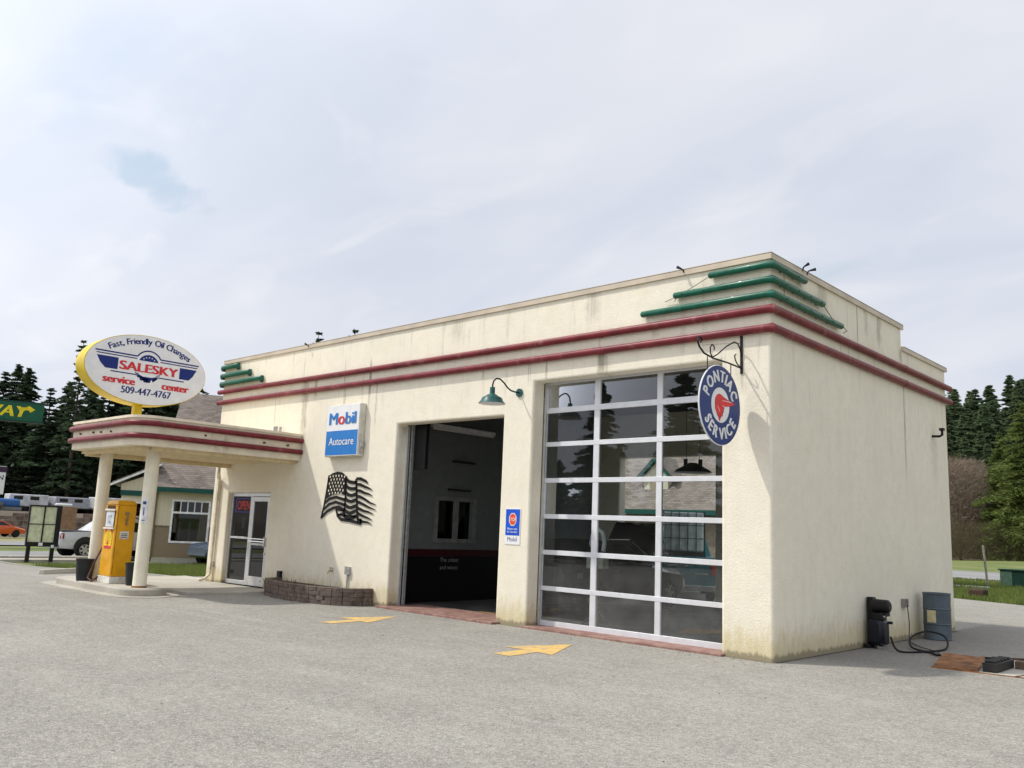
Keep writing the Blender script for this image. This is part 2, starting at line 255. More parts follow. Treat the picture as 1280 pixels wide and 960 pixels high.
# ------------------------------------------------------------ helpers
NOSPLIT = {'stars', 'print', 'emblem_ribs', 'weeds', 'foliage', 'branches', 'emblem_lines', 'cage', 'crown', 'seam', 'ceiling'}
class MB:
    def __init__(s): s.b = bmesh.new()
    def face(s, pts):
        try: return s.b.faces.new([s.b.verts.new(p) for p in pts])
        except ValueError: pass
    def box(s, a, b_, rz=0, c=None):
        x0, y0, z0 = a; x1, y1, z1 = b_
        P = [(x0, y0, z0), (x1, y0, z0), (x1, y1, z0), (x0, y1, z0), (x0, y0, z1), (x1, y0, z1), (x1, y1, z1), (x0, y1, z1)]
        if rz:
            cx, cy = c or ((x0+x1)/2, (y0+y1)/2); cs, sn = math.cos(rz), math.sin(rz)
            P = [(cx+(x-cx)*cs-(y-cy)*sn, cy+(x-cx)*sn+(y-cy)*cs, z) for x, y, z in P]
        v = [s.b.verts.new(p) for p in P]
        for q in ((0, 3, 2, 1), (4, 5, 6, 7), (0, 1, 5, 4), (1, 2, 6, 5), (2, 3, 7, 6), (3, 0, 4, 7)): s.b.faces.new([v[i] for i in q])
        return s
    def prism(s, poly, d, off=(0, 0, 0)):     # poly: list of 3d pts (planar), d extrude vector
        d = Vector(d); a = [s.b.verts.new(Vector(p)+Vector(off)) for p in poly]; b2 = [s.b.verts.new(Vector(p)+Vector(off)+d) for p in poly]
        s.b.faces.new(a); s.b.faces.new(b2[::-1]); k = len(a)
        for i in range(k): s.b.faces.new((a[i], b2[i], b2[(i+1) % k], a[(i+1) % k]))
        return s
    def tube(s, pts, rad, n=10, cap=True):
        pts = [Vector(p) for p in pts]; rr = rad if isinstance(rad, (list, tuple)) else [rad]*len(pts); rings = []
        up = None
        for i, p in enumerate(pts):
            t = (pts[min(i+1, len(pts)-1)]-pts[max(i-1, 0)]).normalized()
            if up is None: up = t.orthogonal().normalized()
            up = (up-t*up.dot(t)); up = up.normalized() if up.length > 1e-5 else t.orthogonal().normalized(); sd = t.cross(up)
            k = 1
            if 0 < i < len(pts)-1:
                a = (pts[i]-pts[i-1]).normalized(); cs = a.dot(t); k = 1/max(cs, .5)
            rings.append([s.b.verts.new(p+(up*math.cos(2*math.pi*j/n)+sd*math.sin(2*math.pi*j/n))*rr[i]*(1+(k-1)*.5)) for j in range(n)])
        for a, b_ in zip(rings, rings[1:]):
            for j in range(n): s.b.faces.new((a[j], a[(j+1) % n], b_[(j+1) % n], b_[j]))
        if cap: s.b.faces.new(rings[0][::-1]); s.b.faces.new(rings[-1])
        return s
    def lathe(s, prof, c=(0, 0, 0), n=24, axis='z', cap=True):  # prof list (r,h)
        rings = []
        for rr, h in prof:
            ring = []
            for j in range(n):
                a = 2*math.pi*j/n; x, y = rr*math.cos(a), rr*math.sin(a)
                q = {'z': (x, y, h), 'x': (h, x, y), 'y': (y, h, x)}[axis]
                ring.append(s.b.verts.new((c[0]+q[0], c[1]+q[1], c[2]+q[2])))
            rings.append(ring)
        for a, b_ in zip(rings, rings[1:]):
            for j in range(n): s.b.faces.new((a[j], a[(j+1) % n], b_[(j+1) % n], b_[j]))
        if cap: s.b.faces.new(rings[0][::-1]); s.b.faces.new(rings[-1])
        return s
    def pieces(s):
        """far apart groups of loose islands, each as a bmesh of its own (None when it is one piece)"""
        bm = s.b; bm.verts.ensure_lookup_table(); bm.verts.index_update(); seen = [-1]*len(bm.verts); isl = []
        for v in bm.verts:
            if seen[v.index] >= 0: continue
            k = len(isl); st = [v]; seen[v.index] = k; lo = list(v.co); hi = list(v.co)
            while st:
                a = st.pop()
                for i in range(3): lo[i] = min(lo[i], a.co[i]); hi[i] = max(hi[i], a.co[i])
                for e in a.link_edges:
                    o = e.other_vert(a)
                    if seen[o.index] < 0: seen[o.index] = k; st.append(o)
            isl.append((lo, hi))
        n = len(isl)
        if n < 2 or n > 260: return None
        par = list(range(n))
        def fd(x):
            while par[x] != x: x = par[x]
            return x
        sz = [max(h-l for l, h in zip(*q)) for q in isl]
        for i in range(n):
            for j in range(i+1, n):
                g2 = sum(max(0, isl[i][0][k]-isl[j][1][k], isl[j][0][k]-isl[i][1][k])**2 for k in range(3))
                if g2**.5 <= max(.02, .5*max(sz[i], sz[j]))*.98: par[fd(i)] = fd(j)
        roots = sorted(set(fd(i) for i in range(n)))
        if len(roots) < 2: return None
        out = []
        for r_ in roots:
            c = bm.copy(); c.verts.ensure_lookup_table(); bmesh.ops.delete(c, geom=[v for v in c.verts if fd(seen[v.index]) != r_], context='VERTS'); out.append(c)
        return out
    def build(s, name, mat, parent=None, smooth=False, bevel=0, seg=2, fixn=True, angle=35):
        if fixn: bmesh.ops.recalc_face_normals(s.b, faces=s.b.faces)
        if parent and name not in NOSPLIT:
            more = s.pieces()
            if more:
                first = None
                for bmp in more:
                    q = MB.__new__(MB); q.b = bmp; NOSPLIT.add(name); o = q.build(name, mat, parent, smooth, bevel, seg, False, angle); NOSPLIT.discard(name); first = first or o
                s.b.free(); return first
        me = bpy.data.meshes.new(name); s.b.to_mesh(me); s.b.free(); me.materials.append(mat)
        o = bpy.data.objects.new(name, me); C.objects.link(o)
        if parent:
            o.parent = parent; o.matrix_parent_inverse = Matrix.Identity(4)
        if smooth:
            for p_ in me.polygons: p_.use_smooth = True
            me.set_sharp_from_angle(angle=R(angle))
        if bevel:
            bv = o.modifiers.new('bevel', 'BEVEL'); bv.width = bevel; bv.segments = seg; bv.limit_method = 'ANGLE'; bv.angle_limit = R(35)
            for p_ in me.polygons: p_.use_smooth = True
            me.set_sharp_from_angle(angle=R(80)) if seg > 2 else me.set_sharp_from_angle(angle=R(35))
        return o
def tag(o, label=None, cat=None, group=None, kind=None):
    if label: o['label'] = label
    if cat: o['category'] = cat
    if group: o['group'] = group
    if kind: o['kind'] = kind
    return o
def thing(name, loc, label, cat, group=None, rz=0):
    o = bpy.data.objects.new(name, None); C.objects.link(o); o.location = loc; o.rotation_euler = (0, 0, rz); o.empty_display_size = .2
    return tag(o, label, cat, group)
def copy_tree(o, parent=None):
    c = o.copy(); C.objects.link(c); c.parent = parent
    for ch in o.children: copy_tree(ch, c)
    return c
def local(pts, o): return [tuple(Vector(p)-Vector(o)) for p in pts]
dg = None
def text_me(body, size, bold=0., ex=0.):
    cu = bpy.data.curves.new('t', 'FONT'); cu.body = body; cu.size = size; cu.offset = 0; cu.extrude = ex; cu.align_x = 'LEFT'
    ob = bpy.data.objects.new('t', cu); C.objects.link(ob)
    d = bpy.context.evaluated_depsgraph_get(); me = bpy.data.meshes.new_from_object(ob.evaluated_get(d)); bpy.data.objects.remove(ob)
    return me
def text2d(body, size, bold=0., sx=1., track=1., align='c', shear=0):
    """flat glyph polygons as list of polys in 2D, centred"""
    me = text_me(body, size, bold); vs = [v.co.copy() for v in me.vertices]; ps = [list(p.vertices) for p in me.polygons]; bpy.data.meshes.remove(me)
    if not vs: return [], 0
    x0 = min(v.x for v in vs); x1 = max(v.x for v in vs); cx = (x0+x1)/2 if align == 'c' else x0
    return [[((vs[i].x-cx)*sx+shear*vs[i].y, vs[i].y) for i in p] for p in ps], (x1-x0)*sx
def map2d(polys, fn, off=(0, 0), rot=0):
    cs, sn = math.cos(rot), math.sin(rot)
    return [[fn(off[0]+x*cs-y*sn, off[1]+x*sn+y*cs) for x, y in p] for p in polys]
def flat(name, polys3, mat, parent=None, bold=None):
    """bold = (in-plane shift, outward normal): heavier strokes from shifted copies, each a hair further out"""
    b = MB()
    if bold:
        u_, n_ = Vector(bold[0]), Vector(bold[1]); base = polys3; polys3 = []
        for k, q in enumerate((-1, 0, 1)):
            o_ = u_*q+n_*(.0012*k)
            polys3 = polys3+[[tuple(Vector(v)+o_) for v in p] for p in base]
    for p in polys3: b.face(p)
    bmesh.ops.remove_doubles(b.b, verts=b.b.verts, dist=1e-6)
    return b.build(name, mat, parent, fixn=False)
def arc_text(body, size, cx, cy, rx, ry, a0, a1, bold=0., sx=1., inside=False):
    """glyphs spread between ellipse angles a0..a1 (deg)"""
    ws = []; gl = []
    for ch in body:
        if ch == ' ': ws.append(size*.33*sx); gl.append(None); continue
        g, wd = text2d(ch, size, bold, sx); ws.append(wd+size*.09*sx); gl.append(g)
    tot = sum(ws); out = []; t = 0
    for g, wd in zip(gl, ws):
        k = (t+wd/2)/tot; t += wd
        if g is None: continue
        a = R(a0+(a1-a0)*k); px, py = cx+rx*math.cos(a), cy+ry*math.sin(a)
        tx, ty = -rx*math.sin(a), ry*math.cos(a)
        if a1 < a0: tx, ty = -tx, -ty
        rot = math.atan2(ty, tx); cs, sn = math.cos(rot), math.sin(rot)
        out += [[(px+x*cs-y*sn, py+x*sn+y*cs) for x, y in p] for p in g]
    return out
def ellipse(cx, cy, rx, ry, n=48, a0=0, a1=360): return [(cx+rx*math.cos(R(a0+(a1-a0)*i/n)), cy+ry*math.sin(R(a0+(a1-a0)*i/n))) for i in range(n if a1-a0 == 360 else n+1)]
def sstep(a, b, v): t = max(0, min(1, (v-a)/(b-a))); return t*t*(3-2*t)
def gz(x, y):
    z = -.35*sstep(-17, -30, x)
    if x < -40: z -= .010*min(-40-x, 45)
    if x < -86: z += 2.35*sstep(-86, -92, x)
    if x < -110: z += (min(-x, 190)-110)*.12
    if y > 64: z += .018*(min(y, 130)-64)
    if y > 130: z += (min(y, 260)-130)*.22
    return z
def patch(b, q, nu, nv, off):
    q = [Vector(p) for p in q]; g = []
    for i in range(nu+1):
        row = []
        for j in range(nv+1):
            u_, v_ = i/nu, j/nv; p = (q[0]*(1-u_)+q[1]*u_)*(1-v_)+(q[3]*(1-u_)+q[2]*u_)*v_
            row.append(b.b.verts.new((p.x, p.y, gz(p.x, p.y)+off)))
        g.append(row)
    for i in range(nu):
        for j in range(nv): b.b.faces.new((g[i][j], g[i+1][j], g[i+1][j+1], g[i][j+1]))

# ------------------------------------------------------------ ground
b = MB()
xs = [-900, -500, -300]+[-220+2*i for i in range(0, 101)]+[0, 20, 60, 150, 400, 900]; xs = sorted(set(xs))
ys = [-700, -300, -120, -70, -40]+[-30+3*i for i in range(0, 100)]+[300, 400, 700, 1200]; ys = sorted(set(ys))
g = [[b.b.verts.new((x, y, gz(x, y)-.07)) for y in ys] for x in xs]
for i in range(len(xs)-1):
    for j in range(len(ys)-1): b.b.faces.new((g[i][j], g[i+1][j], g[i+1][j+1], g[i][j+1]))
tag(b.build('ground', GRASSM, smooth=True), kind='structure')
b = MB()
patch(b, [(-33, -70), (45, -70), (45, .3), (-33, .3)], 78, 10, 0)
patch(b, [(-17.3, .3), (8, .3), (8, 14.3), (-17.3, 27)], 4, 4, 0)
patch(b, [(8, .3), (45, .3), (45, -2), (8, 14.3)], 4, 4, 0)
bmesh.ops.remove_doubles(b.b, verts=b.b.verts, dist=1e-4)
tag(b.build('parking_lot', ASPH), kind='structure')
b = MB(); patch(b, [(-41, -70), (-33.4, -70), (-33.4, 45), (-41, 45)], 6, 60, .0); tag(b.build('drive_lane', ROAD), kind='structure')
b = MB(); patch(b, [(-63, -200), (-52, -200), (-52, 30), (-63, 30)], 8, 60, .0); tag(b.build('street', ROAD), kind='structure')
b = MB(); patch(b, [(-140, 43.5), (120, 40.5), (120, 58), (-140, 63)], 60, 4, .0); tag(b.build('road', ROAD), kind='structure')
b = MB(); patch(b, [(-140, 40.8), (120, 37.8), (120, 40.4), (-140, 43.4)], 60, 2, -.03); tag(b.build('road_verge', MATS['gravel']), kind='structure')
b = MB(); patch(b, [(-90, 103), (60, 97), (60, 102), (-90, 108)], 60, 2, .0); tag(b.build('footpath', MATS['gravel']), kind='structure')
# kerbs
b = MB()
for i in range(30):
    y0 = -55+2*i; b.box((-33.35, y0+.01, gz(-33, 0)-.1), (-33.0, y0+1.99, gz(-33, 0)+.14))
tag(b.build('kerb', CONC, bevel=.03), kind='structure')
b = MB(); b.box((-33.0, -55, -.42), (-31.9, 4.2, -.3)); tag(b.build('planting_strip', CONC), kind='structure')
b = MB(); b.box((-29.6, .18, -.38), (-17.4, .33, .10)); 
# walkway and island apron
def sheetpoly(name, poly, z, th, mat, bevel=.0, kind='structure'):
    b = MB(); b.prism([(x, y, z-th) for x, y in poly], (0, 0, th)); o = b.build(name, mat, bevel=bevel); tag(o, kind=kind); return o
b.b.free()
sheetpoly('walkway', [(-17.2, .4), (-17.0, -1.2), (-15.2, -2.1), (-12.2, -2.1), (-11.9, -1.2), (-11.9, 0), (-15.45, 0.0), (-15.45, .4)], .035, .1, CONC, .01)
isl = [(-15.6+.0, -3.1)]
def stadium(x0, x1, cy, hw, n=12): return [(x1-hw+hw*math.cos(a), cy+hw*math.sin(a)) for a in [R(-90+180*i/n) for i in range(n+1)]]+[(x0+hw+hw*math.cos(a), cy+hw*math.sin(a)) for a in [R(90+180*i/n) for i in range(n+1)]]
sheetpoly('island_apron', stadium(-16.3, -11.45, -3.06, .72), .012, .1, CONC, .0)
o = sheetpoly('pump_island', stadium(-15.9, -11.75, -3.05, .48), .15, .25, CONC, .03)
# terrain details: yellow arrows painted on the lot
a1 = [(-6.33, -2.60), (-6.60, -2.66), (-6.66, -1.9), (-7.02, -1.95), (-6.72, -.92), (-6.17, -1.98), (-6.42, -1.93)]
for k, (nm, pl) in enumerate([('a', a1), ('b', [(-2.30, -2.70), (-2.60, -2.70), (-2.62, -2.05), (-2.98, -2.08), (-2.63, -1.0), (-2.07, -2.12), (-2.36, -2.08)])]):
    bb = MB(); bb.face([(x, y, .005) for x, y in pl]); bmesh.ops.triangulate(bb.b, faces=bb.b.faces)
    tag(bb.build('painted_arrow', YPAINT, fixn=False), kind='structure')
# grass blades
def blades(name, region, n, h, seed, mats):
    rnd = random.Random(seed); vs = []; fs = []
    for i in range(n):
        x, y = region(rnd)
        z = gz(x, y)-.08; hh = h*rnd.uniform(.4, 1.2)*(1+.9*max(0, noise.noise(Vector((x*.8, y*.8, 0))))); a = rnd.uniform(0, 6.28); w_ = .012+.02*rnd.random(); lx, ly = rnd.uniform(-.05, .05), rnd.uniform(-.05, .05)
        k = len(vs); vs += [(x-w_*math.cos(a), y-w_*math.sin(a), z), (x+w_*math.cos(a), y+w_*math.sin(a), z), (x+lx, y+ly, z+hh+.06)]; fs.append((k, k+1, k+2))
    me = bpy.data.meshes.new(name); me.from_pydata(vs, [], fs); me.materials.append(mats); o = bpy.data.objects.new(name, me); C.objects.link(o); return o
GB = leafmat('grass_blades', (.09, .15, .025), (.20, .24, .06), (.2, .22, .08), 1.2)
o = blades('grass', lambda r_: (r_.uniform(-29, -17.4), r_.uniform(.45, 9)), 26000, .12, 4, GB); tag(o, 'green lawn grass beside the concrete walkway of the station', 'grass', kind='stuff')
def rr(r_):
    x = r_.uniform(-10, 4); y = 20.1-.5*(x+3.5)+abs(r_.gauss(0, 1))*9+.05
    return x, min(y, 40.4)
o = blades('grass', rr, 42000, .13, 5, GB); tag(o, 'rough green grass field behind the asphalt lot', 'grass', kind='stuff')

rnd = random.Random(21); b = MB()
for i in range(900):
    x = rnd.uniform(-16, 6); y = -rnd.random()**1.2*10.5-.1
    if rnd.random() < .35: x = rnd.uniform(-8, .5); y = -abs(rnd.gauss(0, .25))-.05
    s_ = rnd.uniform(.003, .009)*(1.6 if rnd.random() < .06 else 1); a = rnd.uniform(0, 6.28); pts_ = [(x+s_*math.cos(a+k*1.57)*rnd.uniform(.6, 1.3), y+s_*math.sin(a+k*1.57)*rnd.uniform(.6, 1.3), 0.001) for k in range(4)]
    top = (x, y, s_*1.1)
    for k in range(4): b.face([pts_[k], pts_[(k+1) % 4], top])
tag(b.build('loose_grit', simple('grit', (.16, .14, .115), .95, 0, .5, 30), fixn=False), 'small dark bits of grit and leaf litter scattered on the asphalt', 'grit', kind='stuff')

# ------------------------------------------------------------ the garage building
G0 = thing('garage_building', (0, 0, 0), 'cream stucco service station garage with two bays, red pipes and an open bay', 'building')
X = [-15.4, -15.1, -14.62, -12.70, -8.15, -8.0, -5.17, -4.46, -.78, -.3, 0]; Y = [0, .3, 5.27, 7.46, 7.76]; Z = [-.3, .0, 2.25, 3.60, 3.64, 4.2, 5.27, 5.68]
# inner width of bay one is -8.15..-5.17
def filled(i, j, k):
    x = (X[i]+X[i+1])/2; y = (Y[j]+Y[j+1])/2; z = (Z[k]+Z[k+1])/2
    per = x < -15.1 or x > -.3 or y < .3 or y > 7.46
    if not per: return False
    if y > 5.27 and z > 5.27: return False
    if y < .3:
        if -14.62 < x < -12.70 and 0 < z < 2.25: return False
        if -8.15 < x < -5.17 and 0 < z < 3.64: return False
        if -4.46 < x < -.78 and 0 < z < 4.2: return False
    if y > 7.46 and -8.0 < x < -5.17 and 0 < z < 3.6: return False
    return True
def grid_solid(X, Y, Z, filled):
    b = MB(); V = {}
    def v(i, j, k):
        if (i, j, k) not in V: V[(i, j, k)] = b.b.verts.new((X[i], Y[j], Z[k]))
        return V[(i, j, k)]
    nx, ny, nz = len(X)-1, len(Y)-1, len(Z)-1
    F = lambda i, j, k: 0 <= i < nx and 0 <= j < ny and 0 <= k < nz and filled(i, j, k)
    for i in range(nx):
        for j in range(ny):
            for k in range(nz):
                if not F(i, j, k): continue
                if not F(i-1, j, k): b.b.faces.new((v(i, j, k), v(i, j, k+1), v(i, j+1, k+1), v(i, j+1, k)))
                if not F(i+1, j, k): b.b.faces.new((v(i+1, j, k), v(i+1, j+1, k), v(i+1, j+1, k+1), v(i+1, j, k+1)))
                if not F(i, j-1, k): b.b.faces.new((v(i, j, k), v(i+1, j, k), v(i+1, j, k+1), v(i, j, k+1)))
                if not F(i, j+1, k): b.b.faces.new((v(i, j+1, k), v(i, j+1, k+1), v(i+1, j+1, k+1), v(i+1, j+1, k)))
                if not F(i, j, k-1): b.b.faces.new((v(i, j, k), v(i, j+1, k), v(i+1, j+1, k), v(i+1, j, k)))
                if not F(i, j, k+1): b.b.faces.new((v(i, j, k+1), v(i+1, j, k+1), v(i+1, j+1, k+1), v(i, j+1, k+1)))
    return b
b = grid_solid(X, Y, Z, filled)
bmesh.ops.dissolve_limit(b.b, angle_limit=R(1), verts=b.b.verts, edges=b.b.edges)
b.build('wall', STUCCO, G0, bevel=.045, seg=4)
# inside lining, ceiling, floor, roof
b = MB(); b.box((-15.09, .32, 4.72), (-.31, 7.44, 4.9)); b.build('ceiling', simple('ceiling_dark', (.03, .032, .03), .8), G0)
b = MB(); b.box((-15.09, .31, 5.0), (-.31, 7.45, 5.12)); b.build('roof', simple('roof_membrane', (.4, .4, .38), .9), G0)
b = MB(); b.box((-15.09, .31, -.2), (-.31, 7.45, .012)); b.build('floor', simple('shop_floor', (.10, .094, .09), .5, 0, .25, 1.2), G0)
# partition between office and bay one, with a window
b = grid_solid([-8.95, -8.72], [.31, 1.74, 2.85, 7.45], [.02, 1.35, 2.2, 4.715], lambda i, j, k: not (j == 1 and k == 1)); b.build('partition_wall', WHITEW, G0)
b = MB(); b.box((-8.718, .33, .02), (-8.70, 7.44, .98)); b.build('wainscot', simple('wainscot_black', (.004, .004, .005), .6), G0)
b = MB(); b.box((-8.719, .33, .985), (-8.698, 7.44, 1.13)); b.build('painted_stripe', simple('stripe_darkred', (.05, .005, .007), .5), G0)
wf = MB()
for a, c_ in (((-8.73, 1.66, 1.27), (-8.69, 1.75, 2.28)), ((-8.73, 2.84, 1.27), (-8.69, 2.93, 2.28)), ((-8.73, 1.75, 1.27), (-8.69, 2.84, 1.36)), ((-8.73, 1.75, 2.19), (-8.69, 2.84, 2.28)), ((-8.73, 2.22, 1.36), (-8.69, 2.36, 2.19))): wf.box(a, c_)
wfo = wf.build('inner_window', simple('grey_frame', (.22, .23, .22), .6), G0); b = MB(); b.box((-8.85, 1.75, 1.36), (-8.84, 2.84, 2.19)); b.build('pane', GLASSD, wfo)
# interior bay lettering on the dark wainscot
def wallfn(y0): return lambda s_, t_: (-8.694, y0+s_, t_)
pl = map2d(text2d('The oldest', .13, .002)[0], wallfn(2.15), (0, .86))+map2d(text2d('and wisest', .13, .002)[0], wallfn(2.15), (0, .70))
flat('wall_lettering', pl, simple('faded_white_paint', (.3, .3, .3), .6), G0)
b = MB(); b.box((-8.70, 5.5, 4.58), (-8.3, 5.6, 4.66)); b.b.free()
# thresholds in front of the bays
b = MB(); b.prism([(-8.3, -.16, -.02), (-5.05, -.22, -.02), (-5.05, .9, -.02), (-8.14, .9, -.02), (-8.14, .02, -.02), (-8.3, 0, -.02)], (0, 0, .06)); b.build('threshold', REDC, G0, bevel=.012)
b = MB(); b.prism([(-4.5, -.08, -.02), (-.72, -.12, -.02), (-.72, .02, -.02), (-.79, .02, -.02), (-.79, .5, -.02), (-4.45, .5, -.02), (-4.45, .02, -.02), (-4.5, .02, -.02)], (0, 0, .055)); b.build('threshold', REDC, G0, bevel=.012)
# parapet caps
b = MB(); b.box((-15.43, -.035, 5.60), (.035, 0.0-.001, 5.69)); b.box((-15.43, -.035, 5.682), (.035, .33, 5.70)); b.box((.001, -.001, 5.60), (.035, 5.30, 5.69)); b.box((-.33, .33, 5.682), (.035, 5.30, 5.70))
b.box((-15.43, -.001, 5.60), (-15.401, 5.3, 5.69)); b.box((-15.43, .33, 5.682), (-15.07, 5.3, 5.70)); b.build('parapet_cap', CAP, G0)
b = MB(); b.box((.001, 5.275, 5.20), (.035, 7.79, 5.28)); b.box((-.33, 5.305, 5.272), (.035, 7.79, 5.29)); b.box((-15.43, 7.761, 5.20), (.035, 7.79, 5.28)); b.box((-15.43, 7.43, 5.272), (-.33, 7.79, 5.29)); b.build('parapet_cap', CAP, G0)
# red bars wrapping the corner
for z in (4.855, 4.575):
    b = MB(); o_ = .05; rad = .060
    b.tube([(-15.52, -o_, z-.0), (-15.50, -o_, z), (-13, -o_, z+.003), (-7, -o_, z), (-2, -o_, z+.002), (-.01, -o_, z), (.045, -o_+.012, z), (o_, .03, z), (o_, 3, z), (o_, 5.3, z), (o_, 7.88, z), (o_, 7.9, z)], [rad*.7]+[rad]*10+[rad*.7], 14)
    b.build('red_trim_bar', RED, G0, smooth=True)
for z in (4.855, 4.575):
    for x in (-11.55, -8.3, -5.6, -2.97):
        b = MB(); b.tube([(x-.035, -.05, z), (x+.035, -.05, z)], .0635, 14); b.build('joint_sleeve', RED, G0, smooth=True)
    b = MB(); b.tube([(.05, 5.2, z), (.05, 5.29, z)], .0645, 14); b.build('joint_sleeve', RED, G0, smooth=True)
# green stepped tube fixtures
for z, ex, ey in ((5.50, -.95, 1.0), (5.28, -1.56, 1.63), (5.065, -2.16, 2.32)):
    b = MB(); o_ = .068; rad = .051
    b.tube([(ex, -o_, z), (ex+.02, -o_, z), (-.01, -o_, z), (.06, -o_+.012, z), (o_, .03, z), (o_, ey, z), (o_, ey+.02, z)], [rad*.75]+[rad]*5+[rad*.75], 14)
    go = b.build('green_tube_light', GREEN, G0, smooth=True)
    b = MB(); k = -.25
    while k > ex+.1: b.lathe([(.011, 0), (.011, .01)], (k, -o_-rad-.004, z-.01), 8, 'y'); b.box((k-.02, -o_, z-.03), (k+.02, 0, z+.01)); k -= .38
    k = .3
    while k < ey-.1: b.box((0, k-.02, z-.03), (o_, k+.02, z+.01)); b.lathe([(.011, 0), (.011, .01)], (o_+rad-.006, k, z-.01), 8, 'x'); k += .4
    b.build('bracket', BLACK, go)
for z, ex in ((5.50, -14.62), (5.28, -14.02), (5.065, -13.42)):
    b = MB(); b.tube([(ex, -.075, z), (ex-.02, -.075, z), (-15.38, -.075, z), (-15.47, -.03, z), (-15.475, .6, z)], [.045, .058, .058, .058, .05], 12); go = b.build('green_tube_light', GREEN, G0, smooth=True)
    b = MB(); b.box((ex-.07, -.08, z-.1), (ex-.03, 0, z+.04)); b.box((ex+.002, -.10, z-.07), (ex+.02, -.02, z+.06)); b.build('bracket', simple('old_green', (.03, .12, .08), .6), go)
# garage door (glass)
YD = .36
b = MB()
cols = [(-4.50, -4.42), (-3.37, -3.255), (-2.115, -2.015), (-.86, -.74)]
for x0, x1 in cols: b.box((x0, YD-.025, .03), (x1, YD+.025, 4.30))
rows = [(4.18, 4.30), (3.665, 3.76), (3.075, 3.155), (2.446, 2.525), (1.827, 1.905), (1.216, 1.295), (.615, .69), (.03, .12)]
for z0, z1 in rows: b.box((-4.42, YD-.029, z0), (-.86, YD+.029, z1))
gd = b.build('garage_door', WHITEF, G0, bevel=.004); gd['label'] = 'closed white framed glass roll-up door'
for (xa, xb) in ((-4.42, -3.37), (-3.255, -2.115), (-2.015, -.86)):
    for (zt, _), (_, zb) in zip(rows, rows[1:]):
        b = MB(); b.face([(xa-.005, YD, zb-.005), (xb+.005, YD, zb-.005), (xb+.005, YD, zt+.005), (xa-.005, YD, zt+.005)]); b.build('pane', GLASS, gd)
b = MB(); b.box((-4.47, .305, .02), (-4.42, .33, 4.2)); b.box((-.8, .305, .02), (-.76, .33, 4.2)); b.box((-8.16, .26, .02), (-8.10, .31, 3.62)); b.box((-5.2, .26, .02), (-5.16, .31, 3.62)); b.build('door_track', ALU, G0)
for xx in (-8.08, -5.23):
    b = MB(); b.box((xx-.02, .34, .05), (xx+.02, .40, 3.7)); b.tube([(xx, .37, 3.7), (xx, .5, 3.98), (xx, .8, 4.1), (xx, 3.4, 4.12)], .02, 6); b.build('door_track', GALV, G0)
b = MB()
for k in range(5): b.box((-8.0, .95+k*.56, 4.10), (-5.3, 1.48+k*.56, 4.15))
b.build('raised_garage_door', simple('raised_door', (.13, .14, .14), .5), G0)
b = MB(); b.box((-8.05, .42, 2.75), (-7.72, .50, 3.75)); b.build('motor_housing', BLACK, G0)
# entrance door
ed = MB(); y0 = .10; y1 = .16
for a, c_ in (((-14.62, y0, .04), (-14.54, y1, 2.25)), ((-14.54, y0, 2.16), (-12.78, y1, 2.25)), ((-12.78, y0, .04), (-12.70, y1, 2.25)), ((-13.70, y0, .04), (-13.62, y1, 2.16)), ((-14.54, y0, .04), (-13.70, y1, .14)), ((-14.54, y0, 1.13), (-13.70, y1, 1.18))): ed.box(a, c_)
eo = ed.build('entrance_frame', ALU, G0, bevel=.006)
for z0, z1 in ((.14, 1.13), (1.18, 2.16)):
    b = MB(); b.face([(-14.54, .13, z0), (-13.70, .13, z0), (-13.70, .13, z1), (-14.54, .13, z1)]); b.build('pane', GLASSD, eo)
b = MB(); yd = .085
for a, c_ in (((-13.61, yd, .05), (-13.50, yd+.05, 2.15)), ((-12.90, yd, .05), (-12.79, yd+.05, 2.15)), ((-13.50, yd, 2.04), (-12.90, yd+.05, 2.15)), ((-13.50, yd, .05), (-12.90, yd+.05, .27)), ((-13.50, yd, 1.0), (-12.90, yd+.05, 1.05))): b.box(a, c_)
do = b.build('door', ALU, G0, bevel=.005); do['label'] = 'aluminium framed glass entrance door'
for z0, z1 in ((.27, 1.0), (1.05, 2.04)):
    b = MB(); b.face([(-13.50, .11, z0), (-12.90, .11, z0), (-12.90, .11, z1), (-13.50, .11, z1)]); b.build('pane', GLASSD, do)
b = MB(); b.tube([(-13.56, .04, 1.09), (-12.84, .04, 1.09)], .014); b.tube([(-13.56, .04, 1.15), (-12.84, .04, 1.15)], .014); b.box((-12.88, .03, .98), (-12.83, .09, 1.2)); b.lathe([(.025, 0), (.025, .03)], (-12.84, .05, .82), 12, 'y'); b.build('push_bar', CHROME, do)
# paper notices behind the side light, office furniture hints
b = MB(); b.box((-14.1, .142, 1.38), (-13.95, .145, 1.66)); b.box((-14.5, .142, 1.22), (-14.42, .145, 1.32)); b.build('paper_notice', simple('paper', (.8, .8, .78), .8), G0)
b = MB(); b.box((-14.9, 3.2, .02), (-11.6, 3.7, 1.05)); b.build('office_counter', simple('counter', (.18, .14, .10), .5), G0)
